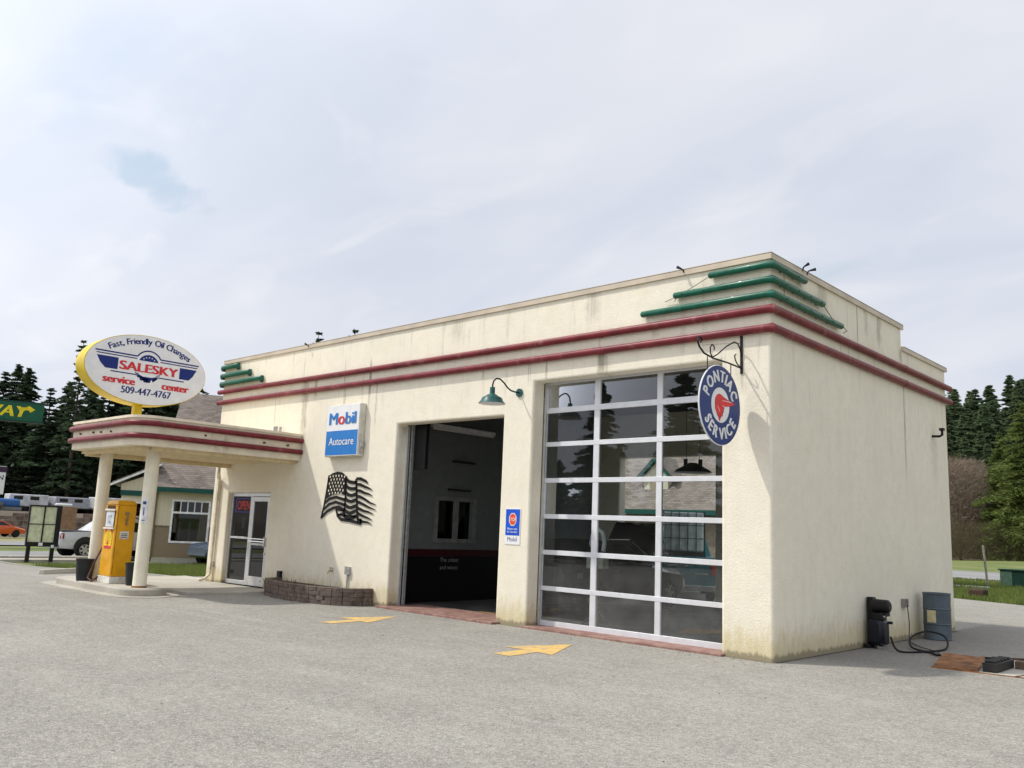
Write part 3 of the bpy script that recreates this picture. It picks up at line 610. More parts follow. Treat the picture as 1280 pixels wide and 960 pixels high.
# wall outlets and pipes along the base
b = MB(); b.box((-9.50, -.06, .56), (-9.36, 0, .72)); b.tube([(-9.43, -.03, .56), (-9.43, -.03, .1)], .018, 8); b.build('outlet_box', GALV, G0)
b = MB(); b.box((-12.02, -.07, .30), (-11.90, 0, .48)); b.tube([(-11.96, -.03, .3), (-11.96, -.03, .06)], .016, 8); b.build('outlet_box', BLACK, G0)
b = MB(); b.tube([(-10.0, 0, .60), (-10.0, -.09, .60), (-10.0, -.12, .55)], .014, 8); b.lathe([(.04, 0), (.04, .012)], (-10.0, -.05, .655), 10); b.tube([(-10, -.06, .6), (-10, -.06, .66)], .008, 6); b.build('hose_tap', simple('brass', (.4, .28, .12), .4, .8), G0)
b = MB(); b.box((-15.08, -.06, .40), (-14.97, 0, .52)); b.build('outlet_box', simple('beige_plastic', (.45, .40, .3), .5), G0)
for yy, ww in ((4.90, .20), (7.22, .18)):
    b = MB(); b.box((0, yy-ww/2, .56), (.06, yy+ww/2, .70)); 
    for k in range(2): b.box((.06, yy-ww/2+.03+k*.09, .58), (.072, yy-ww/2+.08+k*.09, .68))
    b.build('outlet_box', simple('grey_outlet', (.28, .27, .24), .5, .3), G0)
b = MB(); b.tube([(.0, 6.8, 3.76), (.13, 6.85, 3.76), (.17, 6.87, 3.79), (.17, 6.87, 3.88)], .024, 8); b.box((.13, 6.82, 3.87), (.21, 6.92, 3.92)); b.build('vent_pipe', BLACK, G0, smooth=True)
# small flood lamps on the parapet
def spot(x, y, z, dx, dy):
    b = MB(); b.tube([(x, y, z), (x+dx*.02, y+dy*.02, z+.06), (x+dx*.08, y+dy*.08, z+.09)], .012, 6)
    b.tube([(x+dx*.04, y+dy*.04, z+.07), (x+dx*.09, y+dy*.09, z+.085), (x+dx*.115, y+dy*.115, z+.09)], [.012, .02, .026], 10); b.build('flood_lamp', BLACK, G0, smooth=True)
spot(-1.41, -.02, 5.62, -.5, -1); spot(-11.54, -.02, 5.60, 0, -1); spot(.03, 1.0, 5.66, 1, -.3); spot(.03, 1.15, 5.64, 1, .6)
b = MB(); b.tube([(-.97, -.06, 5.48), (-1.3, -.035, 5.36), (-1.5, -.09, 5.26), (-1.56, -.05, 5.2)], .006, 5); b.tube([(-1.56, -.05, 5.26), (-1.75, -.03, 5.22)], .006, 5); b.tube([(.08, 1.65, 5.25), (.05, 2.0, 5.14), (.09, 2.3, 5.06)], .007, 5); b.tube([(.09, 2.34, 5.06), (.12, 2.42, 5.0), (.05, 2.44, 4.98)], .007, 5); b.build('cable', simple('dull_cable', (.2, .19, .16), .7), G0)

# canopy, its columns and its downspout
cp = [(-11.55, -.002)]+[(-11.95+.45*math.cos(a), -3.38+.45*math.sin(a)) for a in [R(-2-88*i/8) for i in range(9)]]+[(-14.72+.2*math.cos(a), -3.62+.2*math.sin(a)) for a in [R(-92-86*i/4) for i in range(5)]]+[(-14.92, -.002)]
cp = [(x-.0, y) for x, y in cp]
def offs(poly, d):
    # closed polyline offset outward (only convex, clockwise)
    out = []; k = len(poly)
    for i in range(k):
        p0, p1, p2 = Vector(poly[i-1]), Vector(poly[i]), Vector(poly[(i+1) % k]); a = (p1-p0).normalized(); c = (p2-p1).normalized(); n_ = Vector((-a.y, a.x))+Vector((-c.y, c.x))
        n_ = n_.normalized() if n_.length else Vector((-a.y, a.x)); cs = n_.dot(Vector((-a.y, a.x))); p = p1-n_*(-d)/max(cs, .4); out.append((p.x, min(p.y, -.002)))
    return out
b = MB(); b.prism([(x, y, 2.97) for x, y in cp], (0, 0, .60)); cn = b.build('canopy', TRIMC, G0, bevel=.01)
tp = offs(cp, .03)
if max(p[0] for p in tp) < max(p[0] for p in cp): tp = offs(cp, -.03)
b = MB(); b.prism([(x, y, 3.525) for x, y in tp], (0, 0, .055)); b.build('roof_edge', TRIMC, cn)
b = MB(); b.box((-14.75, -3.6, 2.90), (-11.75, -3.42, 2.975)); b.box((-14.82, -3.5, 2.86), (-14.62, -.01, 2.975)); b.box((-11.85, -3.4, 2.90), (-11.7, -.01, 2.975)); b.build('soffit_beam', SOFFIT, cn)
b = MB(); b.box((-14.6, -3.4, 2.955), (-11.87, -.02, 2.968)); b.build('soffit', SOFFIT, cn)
for z in (3.42, 3.165):
    q = offs(cp, .045)
    if max(p[0] for p in q) < max(p[0] for p in cp): q = offs(cp, -.045)
    q = [p for p in q if True]; q[0] = (q[0][0], -.01)
    b = MB(); b.tube([(q[0][0], -.01, z)]+[(x, y, z) for x, y in q[1:-1]]+[(q[-1][0], -.05, z)], .056, 12); b.build('red_trim_bar', RED, cn, smooth=True)
b = MB()
for (x, y, z) in ((-13.6, -3.86, 3.3), (-13.2, -3.86, 3.29), (-12.7, -3.86, 3.28), (-14.3, -3.86, 3.3), (-11.52, -2.4, 3.3), (-11.52, -1.0, 3.29), (-11.52, -.4, 3.29)): b.lathe([(.02, 0), (.02, .05)], (x, y, z), 8, 'y')
b.build('tube_clip', simple('rusty', (.14, .07, .04), .8, .2), cn)
for x in (-12.25, -14.6):
    b = MB(); b.lathe([(.135, .17), (.135, .2), (.137, 2.96)], (x, -3.1, 0), 28); co_ = b.build('column', COLUMN, G0, smooth=True)
    b = MB(); b.lathe([(.145, .15), (.145, .18), (.137, .185)], (x, -3.1, 0), 28); b.build('base_ring', simple('rust_ring', (.28, .12, .04), .8), co_)
# small sign strapped to the near column
b = MB(); sgn = []
for i in range(9):
    a = R(-75+50*i/8); sgn.append((-12.25+.145*math.cos(a), -3.1+.145*math.sin(a)))
for (xa, ya), (xb, yb) in zip(sgn, sgn[1:]): b.face([(xa, ya, 1.45), (xb, yb, 1.45), (xb, yb, 1.95), (xa, ya, 1.95)])
ns = b.build('column_notice', simple('notice_white', (.75, .76, .8), .5), None, smooth=True); tag(ns, 'small rounded white notice strapped to the near canopy column', 'sign')
b = MB()
for z0, z1, a0, a1 in ((1.82, 1.88, -66, -38), (1.60, 1.76, -56, -48), (1.49, 1.505, -66, -36)):
    for i in range(4):
        u0, u1 = R(a0+(a1-a0)*i/4), R(a0+(a1-a0)*(i+1)/4); b.face([(-12.25+.148*math.cos(t), -3.1+.148*math.sin(t), z) for t, z in ((u0, z0), (u1, z0), (u1, z1), (u0, z1))])
b.build('print', simple('print_navy', (.05, .07, .2), .6), ns)
b = MB(); ds = -14.95
b.tube([(ds+.1, -.2, 2.9), (ds+.1, -.2, 2.75), (ds-.10, -.06, 2.6), (ds-.12, -.06, .22), (ds-.16, -.16, .10), (ds-.2, -.3, .06)], .04, 4); b.build('downspout', simple('cream_gutter', (.72, .66, .52), .5), cn)
b = MB()
for x in (-12.55, -12.47, -12.30): b.tube([(x, -.12, 3.5), (x, -.12, 3.80 if x != -12.3 else 3.78)], .03, 8)
b.build('vent_pipe', GALV, G0)

# ------------------------------------------------------------ signs
YEL = simple('sign_yellow', (.72, .52, .02), .4, 0, .08, 3, dirt=((.35, .24, .03), 4, .35)); SWHITE = simple('sign_white', (.78, .78, .78), .45, 0, .03)
NAVY = simple('sign_navy', (.010, .024, .17), .5, 0, .03); SRED = simple('sign_red', (.62, .035, .045), .5, 0, .03)
SX = -13.2; SC = (-3.0, 4.745)
sg = thing('oval_pylon_sign', (-13.42, -3.05, 3.57), 'large white and yellow oval sign on a yellow post above the canopy', 'sign')
O = Vector((-13.42, -3.05, 3.57))
def loc(pts): return [tuple(Vector(p)-O) for p in pts]
el = ellipse(SC[0], SC[1], 1.36, .77, 72)
b = MB(); b.prism(loc([(SX-.46, y, z) for y, z in el]), (.45, 0, 0)); b.build('sign_can', YEL, sg, smooth=True)
b = MB(); b.prism(loc([(SX-.005, y, z) for y, z in ellipse(SC[0], SC[1], 1.345, .755, 72)]), (.008, 0, 0)); b.build('sign_face', SWHITE, sg)
b = MB(); b.box((-.08, -.085, 0), (.08, .085, .5)); b.build('post', YEL, sg, bevel=.01)
b = MB(); b.prism(loc([(SX-.008, y, z) for y, z in el]), (.006, 0, 0)); b.b.free()
def sf(s_, t_): return tuple(Vector((SX+.006, SC[0]+s_, SC[1]+t_))-O)
pol = lambda pts: [pts]
# text: +y runs to the right seen from +x
ntxt = map2d(arc_text('Fast, Friendly Oil Changes', .19, 0.02, -1.20, 1.77, 1.77, 120, 60, .0035, 1.0), sf)
ntxt += map2d(text2d('509-447-4767', .215, .005, .92)[0], sf, (.02, -.56)); navy = []
def strip2(pts, w_):   # thin band along polyline
    out = []
    for (x0, y0_), (x1, y1_) in zip(pts, pts[1:]):
        d = Vector((x1-x0, y1_-y0_)).normalized()*w_/2; nx, ny = -d.y, d.x; out.append([(x0-nx, y0_-ny), (x1-nx, y1_-ny), (x1+nx, y1_+ny), (x0+nx, y0_+ny)])
    return out
arc = lambda rad, a0, a1, cy: [(rad*math.cos(R(a0+(a1-a0)*i/10)), cy+rad*math.sin(R(a0+(a1-a0)*i/10))) for i in range(11)]
dec = []
dec += strip2([(-1.16, .28), (-.30, .28)]+arc(.30, 150, 30, .13)+[(.30, .28), (1.16, .28)], .03)
dec += strip2([(-1.13, .225), (-.26, .225)], .022)+strip2([(.26, .225), (1.13, .225)], .022)
dec += [[(-1.12, .175), (-.66, .175), (-.66, -.08), (-.92, -.08), (-1.03, .02)], [(1.12, .175), (.72, .175), (.72, -.08), (.95, -.08), (1.04, .02)]]
dec += strip2([(-.80, -.13), (-.22, -.13)], .025)+strip2([(.22, -.13), (.84, -.13)], .025)
dec += [arc(.235, 158, 22, .11)]
gear = []
for k in range(15):
    a = 200+140*k/14; rr_ = .295 if k % 2 == 0 else .235
    gear += [(rr_*math.cos(R(a-4)), .02+rr_*math.sin(R(a-4))), (rr_*math.cos(R(a+4)), .02+rr_*math.sin(R(a+4)))]
gear += [(.2, -.12), (.1, -.15), (-.1, -.15), (-.2, -.12)]
bb = MB(); bb.face([tuple(Vector(sf(x, y))+Vector((-.0008, 0, 0))) for x, y in gear[:]]); bmesh.ops.triangulate(bb.b, faces=bb.b.faces); bb.build('gear_emblem', NAVY, sg, fixn=False)
navy += [[sf(x, y) for x, y in p] for p in dec]
bb = MB()
for p in navy: bb.face(p)
bb.build('wing_emblem', NAVY, sg, fixn=False); flat('navy_lettering', ntxt, NAVY, sg, bold=((0, .0055, 0), (1, 0, 0)))
SH = lambda s_, t_: tuple(Vector((SX+.009, SC[0]+s_, SC[1]+t_))-O)
redp = map2d(text2d('SALESKY', .27, .012, 1.26)[0], SH, (.03, -.055))+map2d(text2d('service', .225, .009, 1.08)[0], SH, (-.60, -.37))+map2d(text2d('center', .225, .009, 1.05)[0], SH, (.66, -.37))
flat('red_lettering', redp, SRED, sg, bold=((0, .015, 0), (1, 0, 0)))
st = []
for k in range(5):
    a = R(130-20*k); cx_, cy_ = .185*math.cos(a), .10+.185*math.sin(a); st.append([SH(cx_+.02*(1 if j % 2 == 0 else .45)*math.sin(j*math.pi/5), cy_+.02*(1 if j % 2 == 0 else .45)*math.cos(j*math.pi/5)) for j in range(10)])
flat('stars', st, SWHITE, sg)

# blue and white wall sign
ms = thing('wall_box_sign', (-9.85, 0, 3.0), 'white and blue lit box sign reading Mobil Autocare on the wall', 'sign')
MX0, MX1, MZ0, MZ1, MY = -10.40, -9.21, 3.01, 4.14, -.15
L0 = Vector((-9.85, 0, 3.0)); ml = lambda x, y, z: tuple(Vector((x, y, z))-L0)
b = MB(); b.box(ml(MX0, MY, MZ0), ml(MX1, -.002, MZ1)); b.build('box', simple('sign_beige', (.62, .60, .52), .5), ms, bevel=.02)
b = MB(); b.box(ml(MX0+.02, MY-.012, MZ0+.02), ml(MX1-.02, MY-.001, MZ1-.02)); b.build('white_face', SWHITE, ms)
MBLUE = simple('sign_blue', (.03, .19, .52), .4, 0, .04); 
b = MB(); b.box(ml(MX0+.035, MY-.016, MZ0+.035), ml(MX1-.035, MY-.013, 3.57)); b.build('blue_face', MBLUE, ms)
mf = lambda s_, t_: ml(-9.805+s_, MY-.019, 3.02+t_)
g_, wd = text2d('M bil', .36, .011, 1.0)
kx = .92/wd
allm = []; cur = -.46
# letters laid out one by one so the o can be red
wid = {}
for ch in 'Mobil': wid[ch] = text2d(ch, .37, .012)[1]
tot = sum(wid[c_] for c_ in 'Mobil')+4*.035; k_ = .94/tot; cur = -.47; blu = []; redo = []
for ch in 'Mobil':
    g_, wd = text2d(ch, .37, .014, k_); tgt = redo if ch == 'o' else blu; tgt += [[(x+cur+wd/2, y*1.0) for x, y in p] for p in g_]; cur += wd+.035*k_
flat('blue_lettering', [[mf(x, y+.69) for x, y in p] for p in blu], MBLUE, ms, bold=((.017, 0, 0), (0, -1, 0))); flat('red_letter', [[mf(x, y+.69) for x, y in p] for p in redo], SRED, ms, bold=((.017, 0, 0), (0, -1, 0)))
g1, w1 = text2d('Auto', .235, .012, 1, align='l'); g2, w2 = text2d('care', .235, .001, 1, align='l')
kk = .88/(w1+w2+.02); wh = [[(-.44+x*kk, y) for x, y in p] for p in g1]+[[(-.44+(w1+.02+x)*kk, y) for x, y in p] for p in g2]
flat('white_lettering', [[mf(x, y+.24) for x, y in p] for p in wh], SWHITE, ms, bold=((.003, 0, 0), (0, -1, 0)))
b = MB(); b.box(ml(MX1, -.12, 3.20), ml(MX1+.05, -.04, 3.34)); b.box(ml(MX1, -.12, 3.06), ml(MX1+.03, -.05, 3.16)); b.build('switch_box', GALV, ms)

# blue stop notice by the open bay
sp = thing('stop_notice', (-4.83, 0, 1.36), 'small blue notice with a red stop octagon on the pillar between bays', 'sign')
P0 = Vector((-4.83, 0, 1.36)); pf = lambda x, t_, y=-.012: (x, y, t_)
b = MB(); b.box((-.18, -.010, 0), (.18, -.001, .62)); b.build('panel', SWHITE, sp)
b = MB(); b.box((-.165, -.0125, .155), (.165, -.0105, .605)); b.build('blue_field', simple('royal_blue', (.01, .085, .55), .4), sp)
oc = [(.095*math.cos(R(22.5+45*i)), .43+.118*math.sin(R(22.5+45*i))) for i in range(8)]
b = MB(); b.face([(x, -.0135, z) for x, z in oc]); b.build('octagon_rim', SWHITE, sp)
b = MB(); b.face([(x*.88, -.0145, .43+(z-.43)*.88) for x, z in oc]); b.build('octagon', simple('stop_red', (.75, .09, .03), .4), sp)
wl = map2d(text2d('STOP', .085, .003, .85)[0], lambda a, c_: (a, -.0155, c_), (0, .40))+map2d(text2d('Please wait', .055, .001, .95)[0], lambda a, c_: (a, -.0145, c_), (0, .25))+map2d(text2d('for attendant', .05, .001, .9)[0], lambda a, c_: (a, -.0145, c_), (0, .20))
flat('white_lettering', wl, SWHITE, sp)
flat('lettering', map2d(text2d('Mobil', .105, .004, 1)[0], lambda a, c_: (a, -.0125, c_), (0, .055)), simple('grey_blue_print', (.08, .1, .22), .5), sp)

# hanging round sign on scroll bracket
hs = thing('scroll_bracket', (-.45, 0, 4.02), 'black wrought iron scroll bracket fixed beside the glass bay door', 'bracket')
b = MB(); b.box((-.02, -.018, -.06), (.02, -.002, .50)); b.build('wall_plate', BLACK, hs, bevel=.004)
def pth(l): return [(0, y, z) for y, z in l]
b = MB(); b.tube(pth([(-.015, .02), (-.4, .035), (-.8, .03), (-1.05, .06), (-1.17, .13), (-1.215, .20), (-1.19, .26), (-1.13, .265), (-1.11, .22), (-1.14, .195)]), .013, 6); b.build('arm', BLACK, hs, smooth=True)
b = MB(); b.tube(pth([(-.02, .20), (-.05, .30), (-.12, .365), (-.22, .37), (-.45, .26), (-.70, .10), (-.83, .04), (-.88, .09), (-.885, .17), (-.84, .22), (-.78, .20), (-.78, .15)]), .010, 6); b.build('scroll', BLACK, hs, smooth=True)
b = MB(); b.tube(pth([(-.03, .03), (-.13, .06), (-.19, .11), (-.21, .17), (-.17, .2)]), .009, 6); b.tube(pth([(-1.1, .16), (-.6, .27), (-.05, .38)]), .003, 4); b.build('scroll', BLACK, hs, smooth=True)
rs = thing('round_hanging_sign', (-.45, -.63, 4.03), 'round blue double faced sign with a red head emblem hanging from the bracket', 'sign')
b = MB()
for y in (-.33, .31): b.tube([(0, y, 0.02), (0, y, -.22 if y > 0 else -.28)], .007, 6)
b.build('hanger', BLACK, rs)
cz = -.61
b = MB(); b.lathe([(.552, -.012), (.56, 0), (.552, .012)], (0, 0, cz), 64, 'x'); b.build('disc', SWHITE, rs, smooth=True)
PB = simple('enamel_blue', (.006, .032, .17), .4, 0, .06, 5, coat=.08)
for sgn_ in (1, -1):
    X_ = .0125*sgn_; f0 = lambda s_, t_, d=0: (X_+d*sgn_, s_*sgn_, cz+t_)
    b = MB(); 
    for i in range(64):
        a0, a1 = R(360*i/64), R(360*(i+1)/64); b.face([f0(.55*math.cos(a0), .55*math.sin(a0)), f0(.55*math.cos(a1), .55*math.sin(a1)), f0(.245*math.cos(a1), .245*math.sin(a1)), f0(.245*math.cos(a0), .245*math.sin(a0))])
    b.build('blue_ring', PB, rs)
    f2 = lambda s_, t_: f0(s_, t_, .002)
    tx = arc_text('PONTIAC', .235, 0, 0, .325, .325, 166, 14, .016, .86)+arc_text('SERVICE', .235, 0, 0, .475, .475, 205, 335, .016, .86)
    flat('lettering', [[f2(x, y) for x, y in p] for p in tx], SWHITE, rs, bold=((0, .011, 0), (sgn_, 0, 0)))
    hd = [(-.10, .13), (-.05, .155), (.02, .15), (.10, .12), (.26, .085), (.42, .07), (.31, .03), (.20, .0), (.10, -.01), (.11, -.03), (.085, -.05), (.09, -.085), (.06, -.105), (.055, -.15), (.02, -.16), (-.01, -.20), (-.02, -.235), (-.05, -.20), (-.06, -.15), (-.10, -.14), (-.12, -.10), (-.15, -.06), (-.14, .02), (-.15, .06), (-.13, .10)]
    b = MB(); b.face([f2(x, y) for x, y in hd]); bmesh.ops.triangulate(b.b, faces=b.b.faces); b.build('emblem', simple('emblem_red', (.66, .03, .035), .4), rs, fixn=False)
    b = MB()
    for (x0, y0_, x1, y1_) in ((.05, .0, .10, -.01), (.05, .07, .3, .075), (-.08, -.02, -.02, -.09)): b.face([f0(x, y, .003) for x, y in strip2([(x0, y0_), (x1, y1_)], .007)[0]])
    b.build('emblem_lines', SWHITE, rs)

# gooseneck lamp
gl_ = thing('gooseneck_lamp', (-4.79, 0, 4.02), 'green gooseneck barn lamp over the pillar between the bays', 'lamp')
TEAL = simple('lamp_green', (.012, .085, .08), .4, 0, .1, coat=.1)
b = MB(); b.lathe([(.075, -.03), (.075, -.002)], (0, 0, 0), 20, 'y'); b.build('wall_plate', TEAL, gl_)
b = MB(); b.tube([(0, -.02, 0), (0, -.15, 0), (0, -.24, .01), (0, -.33, .05), (0, -.42, .12), (0, -.52, .17), (0, -.62, .165), (0, -.68, .11), (0, -.70, .04), (0, -.70, -.02)], .014, 10); b.build('arm', BLACK, gl_, smooth=True)
b = MB(); b.lathe([(.04, .0), (.045, -.01), (.045, -.11), (.06, -.13), (.075, -.145)], (0, -.70, 0), 24); b.build('neck', TEAL, gl_, smooth=True)
b = MB(); b.lathe([(.06, -.12), (.115, -.155), (.17, -.185), (.195, -.24), (.235, -.285), (.23, -.287), (.19, -.245), (.165, -.19)], (0, -.70, 0), 36, cap=False); sh = b.build('lamp_shade', TEAL, gl_, smooth=True)
b = MB(); b.lathe([(.226, -.286), (.187, -.247), (.158, -.20), (.05, -.165)], (0, -.70, 0), 36, cap=False); b.build('reflector', SWHITE, sh, smooth=True, fixn=False)

# metal flag art, wall mounted
fl = thing('metal_flag_art', (-9.6, 0, 2.1), 'black cut metal waving flag with stars and stripes on the wall', 'wall art')
FO = (-10.52, 2.66)   # x,z of the zoom point (148,580)
def fp(px, py):   # drawing units -> wall metres
    return (-10.545+(px-113)*(1.905/345)*.99, 2.70-(py-560)*(1.09/325))
def fl3(px, py, y): x, z = fp(px, py); return (x+9.6, y, z-2.1)
def band(b, pts, wd, y0=-.022, th=.010):
    wd = [q*1.28 for q in wd] if isinstance(wd, list) else wd*1.28
    P2 = [Vector(fp(*p)) for p in pts]; up = []; dn = []
    for i, p in enumerate(P2):
        t = (P2[min(i+1, len(P2)-1)]-P2[max(i-1, 0)]).normalized(); n_ = Vector((-t.y, t.x)); w_ = (wd[min(i, len(wd)-1)] if isinstance(wd, list) else wd)/2; up.append(p+n_*w_); dn.append(p-n_*w_)
    for i in range(len(P2)-1):
        b.prism([(q.x+9.6, y0, q.y-2.1) for q in (dn[i], dn[i+1], up[i+1], up[i])], (0, th, 0))
b = MB(); can = [(146, 585), (175, 567), (205, 560), (235, 566), (262, 590), (264, 645), (264, 712), (235, 700), (205, 700), (170, 712), (136, 735)]
b.prism([fl3(*q, -.022) for q in can], (0, .010, 0)); b.build('star_field', BLACK, fl)
b = MB()
band(b, [(147, 582), (138, 690), (126, 790), (114, 860)], .03)
for pts in ([(132, 762), (160, 735), (205, 722), (264, 740)], [(124, 806), (160, 770), (205, 754), (264, 772)], [(114, 858), (150, 815), (190, 792), (225, 785), (266, 805)]): band(b, pts, [.035, .045, .045, .05])
band(b, [(262, 590), (265, 690), (266, 800), (268, 835)], .03); band(b, [(325, 608), (335, 700), (345, 800), (356, 878)], .035)
for k, (ya, yb) in enumerate([(608, 632), (648, 668), (690, 702), (728, 738), (766, 775), (800, 805), (835, 838)]): band(b, [(262, ya), (285, ya+18), (305, ya+22), (332+k*2, yb)], .055)
for k, (ya, xe, ye) in enumerate([(606, 402, 640), (642, 430, 678), (680, 434, 714), (716, 458, 768), (752, 458, 798), (790, 446, 824), (822, 440, 860), (856, 440, 886)]): band(b, [(328+k*3, ya), (355, ya+2), (385, ya+16), ((xe+385)/2, ye-12), (xe, ye)], [.04, .05, .04, .03, .006])
band(b, [(210, 800), (222, 840), (245, 862), (300, 868), (376, 884)], [.03, .04, .05, .05, .05]); band(b, [(215, 800), (240, 805), (266, 812)], .03); band(b, [(228, 832), (262, 838), (300, 838), (345, 846)], .03); band(b, [(370, 855), (376, 884)], .05); band(b, [(228, 836), (262, 822)], .03)
b.build('stripes', BLACK, fl)
st = []
for r_ in range(6):
    for k in range(6 if r_ % 2 == 0 else 5):
        px = 158+k*19+(9 if r_ % 2 else 0)-r_*1.2; py = 590+r_*22-10*math.sin((px-146)/118*math.pi)+6
        cx_, cz_ = fp(px, py); st.append([(cx_+9.6+.028*(1 if j % 2 == 0 else .42)*math.sin(j*math.pi/5), -.0235, cz_-2.1+.04*(1 if j % 2 == 0 else .42)*math.cos(j*math.pi/5)) for j in range(10)])
flat('stars', st, simple('cream_star', (.8, .73, .58), .8), fl)

# neon open sign inside the side light
ns = thing('open_sign', (-14.12, .17, 1.72), 'neon OPEN sign glowing red behind the glass left of the entrance door', 'sign')
b = MB(); b.box((-.42, 0, 0), (.42, .03, .44)); b.build('backing', simple('neon_back', (.004, .004, .02), .4), ns)
flat('neon_letters', map2d(text2d('OPEN', .30, .002, .78)[0], lambda a, c_: (a, -.006, c_), (0, .12)), simple('neon_red', (.5, .02, .03), .4, emit=((1, .05, .06), 1.1)), ns)
b = MB(); 
for q in (((-.36, .06), (.36, .06)), ((.36, .06), (.36, .39)), ((.36, .39), (-.36, .39)), ((-.36, .39), (-.36, .06))): b.tube([(q[0][0], -.008, q[0][1]), (q[1][0], -.008, q[1][1])], .006, 5)
b.build('neon_border', simple('neon_blue', (.05, .03, .5), .4, emit=((.25, .12, 1), .8)), ns)

# planter of split blocks
pts = [(-12.0, -.05), (-11.95, -.38), (-11.5, -.66), (-10.9, -.84), (-10.2, -.92), (-9.5, -.90), (-8.95, -.74), (-8.62, -.45), (-8.55, -.02)]
pt = thing('stone_planter', (-10.2, -.4, 0), 'low curved planter of brown split blocks against the wall', 'planter')
rnd = random.Random(3)
def along(pts, step):
    segs = []; acc = []
    for a, c_ in zip(pts, pts[1:]):
        n_ = max(1, round((Vector(c_)-Vector(a)).length/step))
        for i in range(n_): acc.append(Vector(a).lerp(Vector(c_), i/n_))
    acc.append(Vector(pts[-1])); return acc
b = MB()
for rw in range(4):
    pp = along(pts, .21 if rw % 2 else .24)
    for a, c_ in zip(pp, pp[1:]):
        d = (c_-a); n_ = Vector((d.y, -d.x)).normalized(); t = d.normalized()*.006; j = rnd.uniform(-.012, .012)
        a2, c2 = a+t+n_*j, c_-t+n_*j; inn = -n_*.13
        z0, z1 = rw*.085+(.0 if rw else -.02), rw*.085+.08
        mid_ = (a2+c2)/2+n_*rnd.uniform(.008, .028)
        b.prism([(q.x+10.2, q.y+.4, z0) for q in (a2, mid_, c2, c2+inn, a2+inn)], (0, 0, z1-z0+.002))
b.build('block_wall', BLOCK, pt, bevel=.006)
b = MB(); so_ = [(x+10.2, min(y+.03, -.03)+.4) for x, y in [(x*.99-.1, y*.93) for x, y in pts]]
b.prism([(x, y, .1) for x, y in so_], (0, 0, .18)); b.build('soil', simple('soil', (.09, .06, .04), 1, 0, .4, 20, bump=1), pt)
b = MB()
for i in range(160):
    x = rnd.uniform(-1.6, 1.5); y = rnd.uniform(-.35, .3); h = rnd.uniform(.02, .06 if abs(x+1) > .35 else .12); b.face([(x, y, .27), (x+.03, y+.01, .27), (x+rnd.uniform(-.04, .04), y+rnd.uniform(-.04, .04), .27+h)])
b.build('foliage', simple('dead_leaf', (.14, .11, .06), 1), pt, fixn=False)

# ------------------------------------------------------------ fuel pump and pots on the island
gp = thing('fuel_pump', (-13.62, -3.05, .15), 'tall vintage orange fuel pump standing between the canopy columns', 'fuel pump')
OR = simple('pump_orange', (.74, .36, .010), .38, 0, .08, 4, coat=.2, dirt=((.4, .16, .02), 5, .4))
b = MB(); hx, hy = .29, .21
b.prism([(-hx, -hy, .14), (hx, -hy, .14), (hx, hy, .14), (-hx, hy, .14)], (0, 0, 1.50)); bd = b.build('cabinet', OR, gp, bevel=.02)
b = MB()
prof = [(1.0, 1.64), (.99, 1.68), (.93, 1.72), (.78, 1.745), (.5, 1.755)]
rings = [[(sx*(hx*k_), sy*(hy*k_+(0)), z) for sx, sy in ((-1, -1), (1, -1), (1, 1), (-1, 1))] for k_, z in prof]
vv = [[b.b.verts.new(p) for p in rg] for rg in rings]
for a, c_ in zip(vv, vv[1:]):
    for j in range(4): b.b.faces.new((a[j], a[(j+1) % 4], c_[(j+1) % 4], c_[j]))
b.b.faces.new(vv[-1]); b.b.faces.new(vv[0][::-1]); b.build('top_cap', OR, gp, bevel=.02)
b = MB(); b.box((-hx-.012, -hy-.012, 0), (hx+.012, hy+.012, .14)); b.build('base', simple('base_white', (.72, .70, .64), .6, dirt=((.3, .27, .2), 6, .6)), gp, bevel=.008)
b = MB(); b.box((-.20, -hy-.014, 1.18), (.20, -hy-.002, 1.50)); dl = b.build('dial_face', simple('dial_white', (.62, .66, .70), .25), gp)
b = MB()
for z in (1.13, 1.52): b.box((-.25, -hy-.035, z), (.25, -hy-.001, z+.035))
b.build('chrome_trim', simple('trim_white', (.75, .74, .70), .3), gp)
b = MB(); b.box((-.235, -hy-.012, 1.17), (-.215, -hy-.001, 1.52)); b.box((.215, -hy-.012, 1.17), (.235, -hy-.001, 1.52)); b.box((-.2, -hy-.006, 1.56), (.2, -hy-.001, 1.63)); b.box((hx+.001, -hy+.03, .2), (hx+.004, -hy+.036, 1.62)); b.build('seam', simple('dark_seam', (.06, .03, .005), .6), gp)
flat('dial_figures', map2d(text2d('2 4 7', .09, .003)[0], lambda a, c_: (a, -hy-.0155, c_), (0, 1.36))+map2d(text2d('1 8 5', .09, .003)[0], lambda a, c_: (a, -hy-.0155, c_), (0, 1.24)), BLACK, dl)
shell = [(0, -.09)]+[(.11*math.cos(R(a)), -.02+.14*math.sin(R(a))) for a in range(-35, 216, 10)]
b = MB(); b.prism([(x*1.35, -hy-.003, .93+z*1.25) for x, z in [(-.13, -.17), (.13, -.17), (.13, .17), (-.13, .17)]], (0, -.002, 0)); b.build('red_field', SRED, gp)
b = MB(); b.face([(x*1.75, -hy-.0065, .93+z*1.6) for x, z in shell]); bmesh.ops.triangulate(b.b, faces=b.b.faces); b.build('shell_emblem', simple('emblem_yellow', (.85, .65, .02), .4), gp, fixn=False)
b = MB()
for a in range(-20, 201, 22): b.face([(x, -hy-.008, z) for x, z in strip2([(0, .93-.13), (.175*math.cos(R(a)), .93-.03+.20*math.sin(R(a)))], .008)[0]])
b.build('emblem_ribs', SRED, gp)
